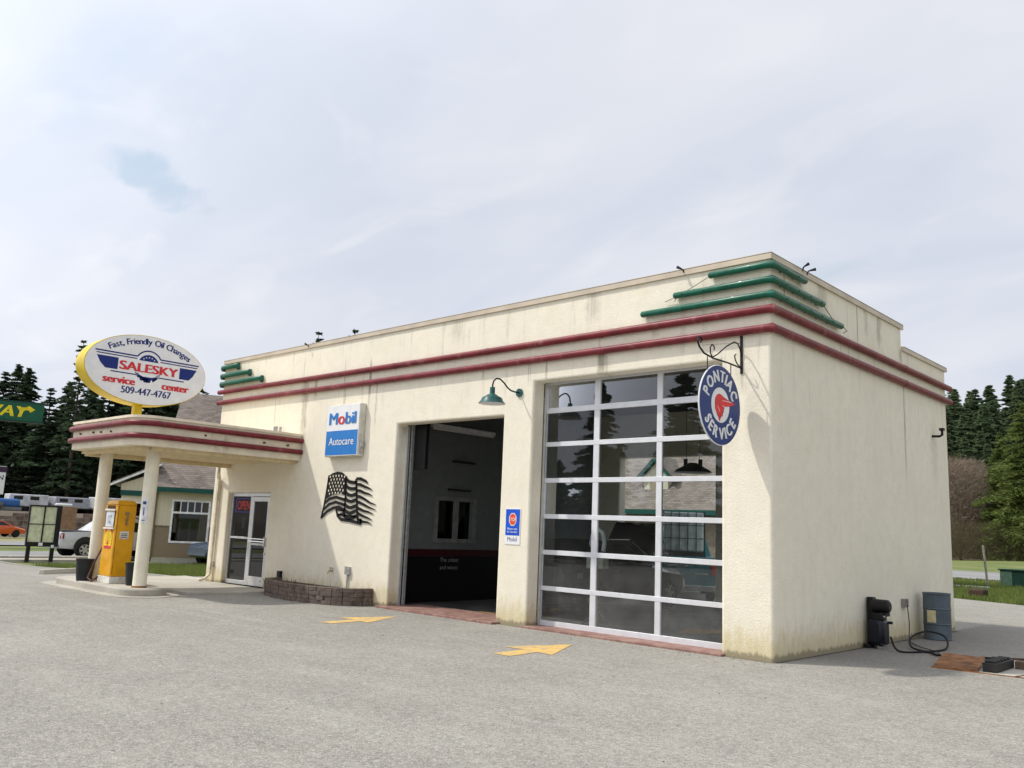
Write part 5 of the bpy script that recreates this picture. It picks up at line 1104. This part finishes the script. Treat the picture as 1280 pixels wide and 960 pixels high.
b = MB(); b.prism([(cx_-1.05, .35, 4.42), (cx_, .35, 5.4), (cx_, 3.4, 5.4), (cx_-1.05, 2.4, 4.42)], (0, 0, .05)); b.prism([(cx_+1.05, .35, 4.42), (cx_, .35, 5.4), (cx_, 3.4, 5.4), (cx_+1.05, 2.4, 4.42)], (0, 0, .05)); b.build('dormer_roof', SHING, do_)

# ------------------------------------------------------------ left background
mb_ = thing('menu_board', (-31.75, 1.65, -.33), 'black framed drive-through menu board with pale panels on two legs', 'menu board', rz=R(-12))
b = MB(); b.box((-.12, -.55, .55), (.12, .55, .72)); b.box((-.12, -.55, 2.1), (.12, .55, 2.16)); b.box((-.12, -.55, .72), (.12, -.50, 2.1)); b.box((-.12, -.03, .72), (.12, .02, 2.1)); b.box((-.14, .42, .55), (.14, .60, 2.16)); b.box((-.1, -.5, 1.40), (.1, .42, 1.43)); b.build('frame', BLACK, mb_)
b = MB(); b.box((-.08, -.5, .72), (.08, -.03, 2.1)); b.box((-.08, .02, .72), (.08, .42, 2.1)); b.build('menu_panel', simple('menu_cream', (.60, .62, .42), .5), mb_)
for y in (-.42, .42): b = MB(); b.box((-.08, y-.07, -.05), (.08, y+.07, .56)); b.build('leg', BLACK, mb_)
b = MB(); b.box((-.2, .35, 2.16), (.15, .95, 2.26)); b.build('hood', SWHITE, mb_, bevel=.04)
b = MB(); b.box((.145, -.1, .58), (.15, .05, .70)); b.box((.145, .35, .5), (.15, .45, .62)); b.build('plate', SWHITE, mb_)
kb = thing('order_post', (-38.5, 5.0, gz(-38, 5)), 'brown wooden order post with grey base behind the menu board', 'post')
b = MB(); b.box((-.2, -.35, 1.1), (.2, .35, 2.2)); b.build('box', simple('box_brown', (.25, .16, .09), .8), kb, bevel=.02); b = MB(); b.box((-.12, -.12, 0), (.12, .12, 1.1)); b.build('post', GALV, kb); b = MB(); b.box((-.3, -.6, 1.0), (.3, .6, 1.08)); b.build('shelf', simple('shelf_white', (.6, .6, .6), .6), kb)

ps = thing('shop_pole_sign', (-50.6, 3.2, gz(-50, 3)), 'green sign with white and yellow letters over a white reader board at the left edge', 'sign')
PO = Vector((-50.6, 3.2, gz(-50, 3)))
# signs face the lot; width runs along local x after rotation
ps.rotation_euler = (0, 0, R(74))
b = MB(); b.tube([(0, .15, 0), (0, .15, 8.3)], .16, 14); b.build('post', simple('post_grey', (.3, .3, .3), .5), ps, smooth=True)
zt = 7.85-PO.z; 
b = MB(); b.box((-3.9, -.18, zt-1.15), (3.95, .18, zt)); sb = b.build('sign_box', simple('sign_green', (.006, .09, .045), .35), ps, bevel=.04)
b = MB(); b.box((-3.95, -.2, zt-.06), (4.0, .2, zt+.02)); b.box((-3.95, -.2, zt-1.2), (4.0, .2, zt-1.13)); b.build('rim', simple('rim_darkgreen', (.008, .04, .03), .4), sb)
SY = simple('letter_yellow', (.80, .62, .02), .4)
g1, w1 = text2d('SUB', 1.0, .04, 1.0, align='l', shear=.2); g2, w2 = text2d('WAY', 1.0, .04, 1.0, align='l', shear=.2)
k_ = 1.06
flat('yellow_lettering', map2d([[(3.05-w2*k_+x*k_, y*.9) for x, y in p] for p in g2], lambda a, c_: (a, -.19, c_), (0, zt-.9)), SY, sb, bold=((.04, 0, 0), (0, -1, 0)))
flat('white_lettering', map2d([[(2.95-(w1+w2)*k_+x*k_, y*.9) for x, y in p] for p in g1], lambda a, c_: (a, -.19, c_), (0, zt-.9)), SWHITE, sb, bold=((.04, 0, 0), (0, -1, 0)))
b = MB(); b.face([(x, -.192, zt+z) for x, z in ((2.75, -.34), (3.15, -.32), (3.15, -.22), (3.5, -.42), (3.25, -.62), (3.2, -.5), (2.85, -.46))]); bmesh.ops.triangulate(b.b, faces=b.b.faces); b.build('arrow', SY, sb, fixn=False)
zb = 4.05-PO.z
b = MB(); b.box((-2.3, -.12, zb-1.6), (2.45, .12, zb)); rb = b.build('reader_board', SWHITE, ps); b = MB(); b.box((-2.35, -.14, zb-.35), (2.5, .14, zb-.03)); b.build('header', simple('header_plum', (.05, .02, .05), .5), rb)
flat('lettering', map2d(text2d('NOW OPEN', .42, .015)[0], lambda a, c_: (a, -.15, c_), (1.22, zb-.78)), BLACK, rb)

# scrap yard on the bank: trailers, van bodies, a fence
rnd = random.Random(8)
def trailer(name, x, y, l, h, rz, mat, label, wheels=True):
    t = thing(name, (x, y, gz(x, y)), label, 'trailer', 'trailers and vans stored on the bank', R(rz)); t.scale = (.82, .9, .82)
    b = MB(); b.box((-1.2, -l/2, .55), (1.2, l/2, .55+h)); b.build('body', mat, t, bevel=.12, seg=2)
    b = MB()
    for k in range(int(l/1.8)): b.box((1.205, -l/2+.5+k*1.8, .55+h*.55), (1.215, -l/2+1.5+k*1.8, .55+h*.85))
    b.build('window', DARKG, t)
    for s_ in (1, -1):
        b = MB(); b.lathe([(.34, -.1), (.34, .1)], (s_*1.05, -.3, .34), 14, 'x'); b.build('wheel', RUBBER, t)
    return t
TWH = simple('trailer_white', (.55, .56, .57), .5, 0, .15, 1.5); TGR = simple('trailer_grey', (.35, .37, .4), .5); TBL = simple('tarp_blue', (.04, .13, .34), .6)
trailer('camper_trailer', -97.5, 31.2, 4.6, 1.7, 5, TWH, 'white camper trailer on the bank nearest the far column')
trailer('camper_trailer', -97.8, 26.8, 4.2, 1.5, 3, TGR, 'grey streaked trailer between two white ones on the bank')
trailer('camper_trailer', -98.4, 22.6, 4.4, 1.6, -3, TWH, 'pale trailer beside the blue tarp on the bank')
t = thing('tarp_covered_boat', (-96.3, 18.9, gz(-96.3, 19)), 'low load under a bright blue tarp on the bank', 'tarp'); b = MB(); b.prism([(-1, -2.2, .3), (1, -2.2, .3), (1, 2.2, .3), (-1, 2.2, .3)], (0, 0, .9)); b.build('tarp', TBL, t, bevel=.3, seg=3); b = MB(); b.box((-1.1, -2.3, 0), (1.1, 2.3, .35)); b.build('load', simple('load_grey', (.2, .2, .2), .8), t)
cols_ = [TWH, simple('scrap_black', (.03, .03, .03), .6), TGR, simple('scrap_olive', (.12, .13, .08), .7), simple('scrap_white', (.55, .55, .5), .6)]
for i, (y, lb) in enumerate([(9.5, 'white scrapped car at the far left of the bank'), (12.2, 'black scrapped car on the bank above the orange car'), (15.0, 'grey scrapped car on the bank beside a black one'), (17.2, 'white scrapped van near the blue tarp')]):
    x = -94.5-rnd.random(); t = thing('scrapped_car', (x, y, gz(x, y)), lb, 'car', 'scrapped cars on the bank', R(rnd.uniform(-20, 20)))
    loft_body([(-2.1, .3, .7, .85, .7, .78, .7), (-1.2, .3, .85, .95, .8, .85, .8), (1.2, .3, .85, .95, .8, .85, .8), (2.1, .3, .6, .75, .7, .78, .7)], cols_[i % 5], 'body', t)
    loft_body([(-1.4, .9, .92, .95, .75, .78, .7), (-.8, .9, .92, 1.4, .75, .78, .6), (.5, .9, .92, 1.4, .75, .78, .6), (1.2, .9, .92, .95, .75, .78, .7)], MATS['scrap_black'] if i % 2 == 0 else cols_[4], 'cabin', t)
    for yy in (-1.3, 1.3):
        b = MB(); b.lathe([(.32, -.1), (.32, .1)], (.75, yy, .3), 12, 'x'); b.build('wheel', RUBBER, t)
b = MB()
for i in range(46):
    y = -10+i*1.1; b.box((-.03, y, 0), (.03, y+1.06, 1.5+.25*math.sin(i*2.3))); 
o = b.build('board_fence', simple('old_boards', (.19, .14, .11), .9, 0, .35, 1.5)); o.location = (-88.2, 4, gz(-88.2, 4)-.2); tag(o, 'weathered brown board fence along the foot of the bank', 'fence')
fn_ = thing('chain_link_fence', (-80, 18, gz(-80, 18)), 'thin grey wire fence running up the slope behind the white pickup', 'fence')
for i in range(9):
    b = MB(); y = -6+i*3; b.tube([(-i*.4, y, 0), (-i*.4, y, 1.5)], .03, 6); b.build('post', GALV, fn_)
b = MB()
for z in (.1, .5, .9, 1.45): b.tube([(0, -6, z), (-3.2, 18, z)], .012, 4)
b.build('wire', GALV, fn_)
# rubble bushes at the foot of the bank
def shrub(name, x, y, h, w_, n_, mat, seed, lab, cat='shrub', group=None, twig=False):
    rnd = random.Random(seed); t = thing(name, (x, y, gz(x, y)), lab, cat, group); vs, fs = [], []
    b = MB()
    for i in range(7):
        a = rnd.uniform(0, 6.28); b.tube([(0, 0, -.1), (math.cos(a)*w_*.2, math.sin(a)*w_*.2, h*.45), (math.cos(a)*w_*.4, math.sin(a)*w_*.4, h*.85)], [.05, .035, .012], 5)
    b.build('stems', BARK, t)
    for i in range(n_):
        a = rnd.uniform(0, 6.28); e = rnd.random()**.5; zz = rnd.random(); rr_ = w_*.5*e*math.sqrt(max(.05, 1-(zz*1.6-.7)**2*.55)); c0 = Vector((rr_*math.cos(a), rr_*math.sin(a), zz*h))
        lump = noise.noise(c0*.9+Vector((seed, 0, 0))); 
        if lump < -.25: continue
        if twig:
            d = Vector((rnd.gauss(0, .5)+math.cos(a)*.4, rnd.gauss(0, .5)+math.sin(a)*.4, rnd.uniform(.1, 1.2))).normalized()*rnd.uniform(.25, .8)*h*.14; s_ = d.orthogonal().normalized()*.007*h/3
            k = len(vs); vs += [tuple(c0-s_), tuple(c0+s_), tuple(c0+d)]; fs.append((k, k+1, k+2))
        else:
            d = Vector((rnd.gauss(0, 1), rnd.gauss(0, 1), rnd.gauss(0, .6))).normalized()*h*.05; s_ = d.orthogonal().normalized()*h*.03; k = len(vs); vs += [tuple(c0-d-s_), tuple(c0+d-s_), tuple(c0+d+s_), tuple(c0-d+s_)]; fs.append((k, k+1, k+2, k+3))
    me = bpy.data.meshes.new('branches'); me.from_pydata(vs, [], fs); me.materials.append(mat); o = bpy.data.objects.new('branches' if twig else 'foliage', me); C.objects.link(o); o.parent = t
    return t

# ------------------------------------------------------------ conifers
def conifer_mesh(seed, h, r0, dens=1., open_=0., droop=.25, base=.1, mat=None, name='foliage', cs=1.):
    rnd = random.Random(seed); vs, fs = [], []
    z = h*base; nb = 0
    while z < h*.985:
        k = (h-z)/(h*(1-base)); rad = r0*(k**.8)*rnd.uniform(.75, 1.15)*(1 if not open_ else rnd.choice((.6, 1, 1.1)))
        nbr = max(3, int((6+3*k)*(1-open_*.35)))
        for i in range(nbr):
            a = 2*math.pi*(i+rnd.random()*.8)/nbr; L_ = rad*rnd.uniform(.55, 1.15); zz = z+rnd.uniform(-.5, .5)*h*(.032 if not open_ else .012)
            d = Vector((math.cos(a), math.sin(a), 0)); sd = Vector((-math.sin(a), math.cos(a), 0))
            # stem
            k0 = len(vs); w_ = .025*h/15; vs += [tuple(Vector((0, 0, zz))+sd*w_), tuple(Vector((0, 0, zz))-sd*w_), tuple(d*L_+Vector((0, 0, zz-droop*L_)))]; fs.append((k0, k0+1, k0+2))
            n_ = int((5+9*L_/r0)*dens)
            for j in range(n_):
                t = (.15+.85*rnd.random()) if not open_ else (.35+.65*rnd.random()); c0 = d*L_*t+Vector((0, 0, zz-droop*L_*t*t+.08*math.sin(t*3)*L_))+sd*rnd.gauss(0, .16)*L_*(1.15-t*.6)+Vector((0, 0, rnd.gauss(0, .035)*L_))
                s_ = cs*h*.020*rnd.uniform(.6, 1.4)*(.7+.5*k); e1 = (d*rnd.uniform(.5, 1.3)+sd*rnd.gauss(0, .7)+Vector((0, 0, rnd.gauss(.05, .35)))).normalized()*s_*1.5
                e2 = e1.cross(Vector((rnd.gauss(0, 1), rnd.gauss(0, 1), rnd.gauss(0, 1)))).normalized()*s_*.55
                k0 = len(vs); vs += [tuple(c0-e1), tuple(c0-e2*1.0), tuple(c0+e1), tuple(c0+e2)]; fs.append((k0, k0+1, k0+2, k0+3))
        z += h*.032*rnd.uniform(.7, 1.35)*(.55+.6*k)*(1+open_*.6)
    me = bpy.data.meshes.new(name); me.from_pydata(vs, [], fs); me.materials.append(mat or NEEDLE); return me
def conifer_proto(seed, h, r0, mat, trunk_r=.2, **kw):
    t = bpy.data.objects.new('conifer_tree', None); C.objects.link(t)
    c = bpy.data.objects.new('crown', conifer_mesh(seed, h, r0, mat=mat, **kw)); C.objects.link(c); c.parent = t
    b = MB(); b.tube([(0, 0, -.5), (0, 0, h*.4), (.05, 0, h*.98)], [trunk_r, trunk_r*.65, .02], 7); b.build('trunk', BARK, t, smooth=True)
    return t
protos = {
 'dense': [conifer_proto(11, 15, 3.7, NEEDLE, dens=6.5, cs=.6), conifer_proto(12, 15, 3.2, NEEDLE, dens=6.5, cs=.6, droop=.15), conifer_proto(13, 15, 4.2, NEEDLE, dens=6.5, cs=.62, base=.15, droop=.1, open_=.25), conifer_proto(14, 15, 3.4, NEEDLE, dens=6, cs=.6, base=.2, droop=.05, open_=.4)],
 'hill': [conifer_proto(21, 15, 3.0, NEEDLE3, dens=6, cs=.62), conifer_proto(22, 15, 2.6, NEEDLE3, dens=6, cs=.62), conifer_proto(23, 15, 3.6, NEEDLE3, dens=6, cs=.65, open_=.3)],
 'light': [conifer_proto(31, 12, 4.2, NEEDLE2, dens=15, cs=.42, base=.03, droop=.1), conifer_proto(32, 12, 3.8, NEEDLE2, dens=15, cs=.42, base=.03, droop=.0)],
 'open': [conifer_proto(41, 18, 3.6, NEEDLE, dens=2.2, open_=.6, cs=.62, base=.12, droop=.12, trunk_r=.22)],
}
used = {}
def place(kind, x, y, h, label, group, rz=None, wide=1., idx=None):
    P = protos[kind]; rnd = place.r; i = rnd.randrange(len(P)) if idx is None else idx; pr = P[i]
    if (kind, i) in used: t = copy_tree(pr)
    else: t = pr; used[(kind, i)] = 1
    hb = {'dense': 15, 'hill': 15, 'light': 12, 'open': 18}[kind]; s_ = h/hb
    t.location = (x, y, gz(x, y)-.1); t.rotation_euler = (R(rnd.uniform(-2, 2)), R(rnd.uniform(-2, 2)), rz if rz is not None else rnd.uniform(0, 6.28)); t.scale = (s_*wide, s_*wide, s_)
    return tag(t, label, 'tree', group)
place.r = random.Random(77)
CAM = Vector((5.56, -11.21)); YAW = -.7553
def polar(px, d):   # azimuth of a bearing measured across the view
    a = YAW+math.atan((px-640)/1082.8); return CAM.x+math.sin(a)*d, CAM.y+math.cos(a)*d
#BG_TREES
rt = random.Random(5)
# tall open pine left of the oval sign
x, y = polar(96, 119); place('open', x, y, 21.6, 'tall open branched pine rising left of the oval sign', None, rz=1.0, wide=1.0)
x, y = polar(122, 122); place('dense', x, y, 14, 'dense dark fir just behind the left edge of the oval sign', None)
for px, d, h in ((398, 100, 24.2), (429, 104, 26)):
    x, y = polar(px, d); place('open', x, y, h, 'thin topped pine whose %s tip shows over the roof edge' % ('left' if px < 410 else 'right'), None)
lab = 'dark conifer in the dense wood behind the scrap bank'; grp = 'dark conifers behind the bank'
tops = [(-60, 13), (-30, 12), (0, 13.4), (18, 14.2), (33, 13.8), (52, 10), (66, 12.4), (80, 12.8), (112, 13), (135, 14.5), (155, 15.5), (178, 16.0), (200, 15.6), (222, 14.8), (243, 15.6), (262, 12), (285, 11), (310, 10), (340, 10)]
for px, h in tops:
    d = 128+rt.uniform(-4, 6); x, y = polar(px, d); place('dense', x, y, (h*1.02+1.2)*d/100-gz(x, y)*.85, lab, grp, wide=1.3)
for px in range(-80, 340, 20):
    d = 121+rt.uniform(-2, 3); x, y = polar(px+rt.uniform(-6, 6), d); place('dense', x, y, rt.uniform(6, 9), lab, grp, wide=1.6)
for px in range(-70, 340, 22):
    d = 140+rt.uniform(-4, 6); x, y = polar(px+rt.uniform(-8, 8), d); place('dense', x, y, rt.uniform(8.5, 11), lab, grp, wide=1.5)
# right hand hill
labr = 'green conifer on the wooded hill behind the garage side'; grpr = 'conifers on the far hill'
for row, (d, n_, h0) in enumerate(((146, 13, 13.5), (155, 14, 16), (165, 15, 18), (176, 16, 20), (188, 18, 21), (202, 18, 20))):
    for i in range(n_):
        px = 1150+i*220/n_+rt.uniform(-6, 6); x, y = polar(px, d+rt.uniform(-4, 4)); place('hill', x, y, h0*rt.uniform(.82, 1.18), labr, grpr, wide=1.5)
for px, d, h, lb in ((1208, 140, 14.5, 'small yellow green conifer above the bare brown thicket'), (1256, 122, 15.5, 'broad yellow green conifer at the right edge'), (1286, 118, 18.5, 'bright green tree cut by the right edge of the photo'), (1236, 136, 12, 'light green conifer low between the thicket and the bright tree')):
    x, y = polar(px, d); place('light', x, y, h, lb, None)
for i, (px, d, h, w_) in enumerate(((1193, 122, 12, 9.5), (1213, 127, 11, 10), (1236, 125, 7.5, 10), (1170, 124, 12, 10))):
    x, y = polar(px, d); shrub('bare_shrub', x, y, h, w_, 12000, TWIG, 50+i, ['tall bare brown thicket touching the building corner', 'bare brown thicket beside the corner one', 'lower bare brown thicket under the light green tree', 'bare brown thicket mostly hidden by the building'][i], 'shrub', 'bare brown thickets', True)
BR = leafmat('brush_brown', (.09, .075, .045), (.16, .13, .075), (.13, .12, .06), 1.5)
for i in range(9):
    x, y = polar(1165+i*18, 117+rt.uniform(-3, 3)); shrub('low_brush', x, y, rt.uniform(2.4, 4.6), 9, 6000, BR, 80+i, 'low brown brush along the far edge of the field', 'shrub', 'low brush at the field edge', True)
for i in range(7):
    x, y = -84+rt.uniform(-1, 1), 8+i*4.5; shrub('low_brush', x, y, 1.3, 5, 700, BR, 95+i, 'dry low brush at the foot of the scrap bank', 'shrub', 'dry brush under the bank', True)
# trees across the street, mirrored in the glass door
labm = 'tall conifer across the lot mirrored in the glass bay door'
for (x, y, h) in ((-16, -30, 7), (-21.5, -33, 7), (-28, -34, 8), (-33, -34, 7), (-12, -30, 6.5), (-39, -38, 9), (-14, -31, 11.5), (-18.5, -34, 8.5), (-25, -37, 13.5), (-31, -36, 9), (-36, -42, 14), (-9.5, -32, 10), (-42, -40, 10), (-20, -44, 10.5)):
    place('dense', x, y, h, labm, 'conifers across the lot', wide=1.3)
# unused prototypes removed
for k, P in protos.items():
    for i, t in enumerate(P):
        if (k, i) not in used:
            for ch in list(t.children): bpy.data.objects.remove(ch)
            bpy.data.objects.remove(t)

# ------------------------------------------------------------ right background small things
eb = thing('transformer_cabinet', (-4.3, 34.3, 0), 'dark green utility cabinet standing in the grass at the right edge', 'utility box', rz=R(-12))
b = MB(); b.box((-1.3, -.6, 0), (1.2, .6, .72)); b.build('cabinet', simple('cabinet_green', (.006, .03, .022), .5), eb, bevel=.03)
b = MB(); b.box((-1.35, -.65, .72), (1.25, .65, .78)); b.build('lid', simple('lid_green', (.012, .045, .03), .5), eb); b = MB(); b.box((-1.28, -.612, .05), (-.75, -.602, .68)); b.build('door', simple('door_palegreen', (.06, .11, .08), .5), eb)
b = MB(); b.tube([(0, 0, -.2), (-.12, -.05, 1.8)], [.045, .05], 8); o = b.build('wooden_post', simple('post_wood', (.32, .29, .24), .9)); o.location = (-5.55, 31.5, 0); tag(o, 'pale leaning wooden post standing alone in the grass', 'post')
b = MB(); b.prism([(-.27, -.2, 0), (.25, -.22, 0), (.28, .2, 0), (-.25, .2, 0)], (.03, 0, .30)); o = b.build('tree_stump', simple('stump_brown', (.06, .038, .024), .9), bevel=.06); o.location = (-3.4, 21.9, -.02); tag(o, 'low brown stump block at the edge of the asphalt', 'stump')
b = MB(); b.box((-.9, -.08, .02), (.9, .08, .10)); o = b.build('white_board', SWHITE); o.location = (-6.0, 29.9, -.03); o.rotation_euler = (0, 0, R(15)); tag(o, 'white board lying flat in the grass left of the wooden post', 'board')
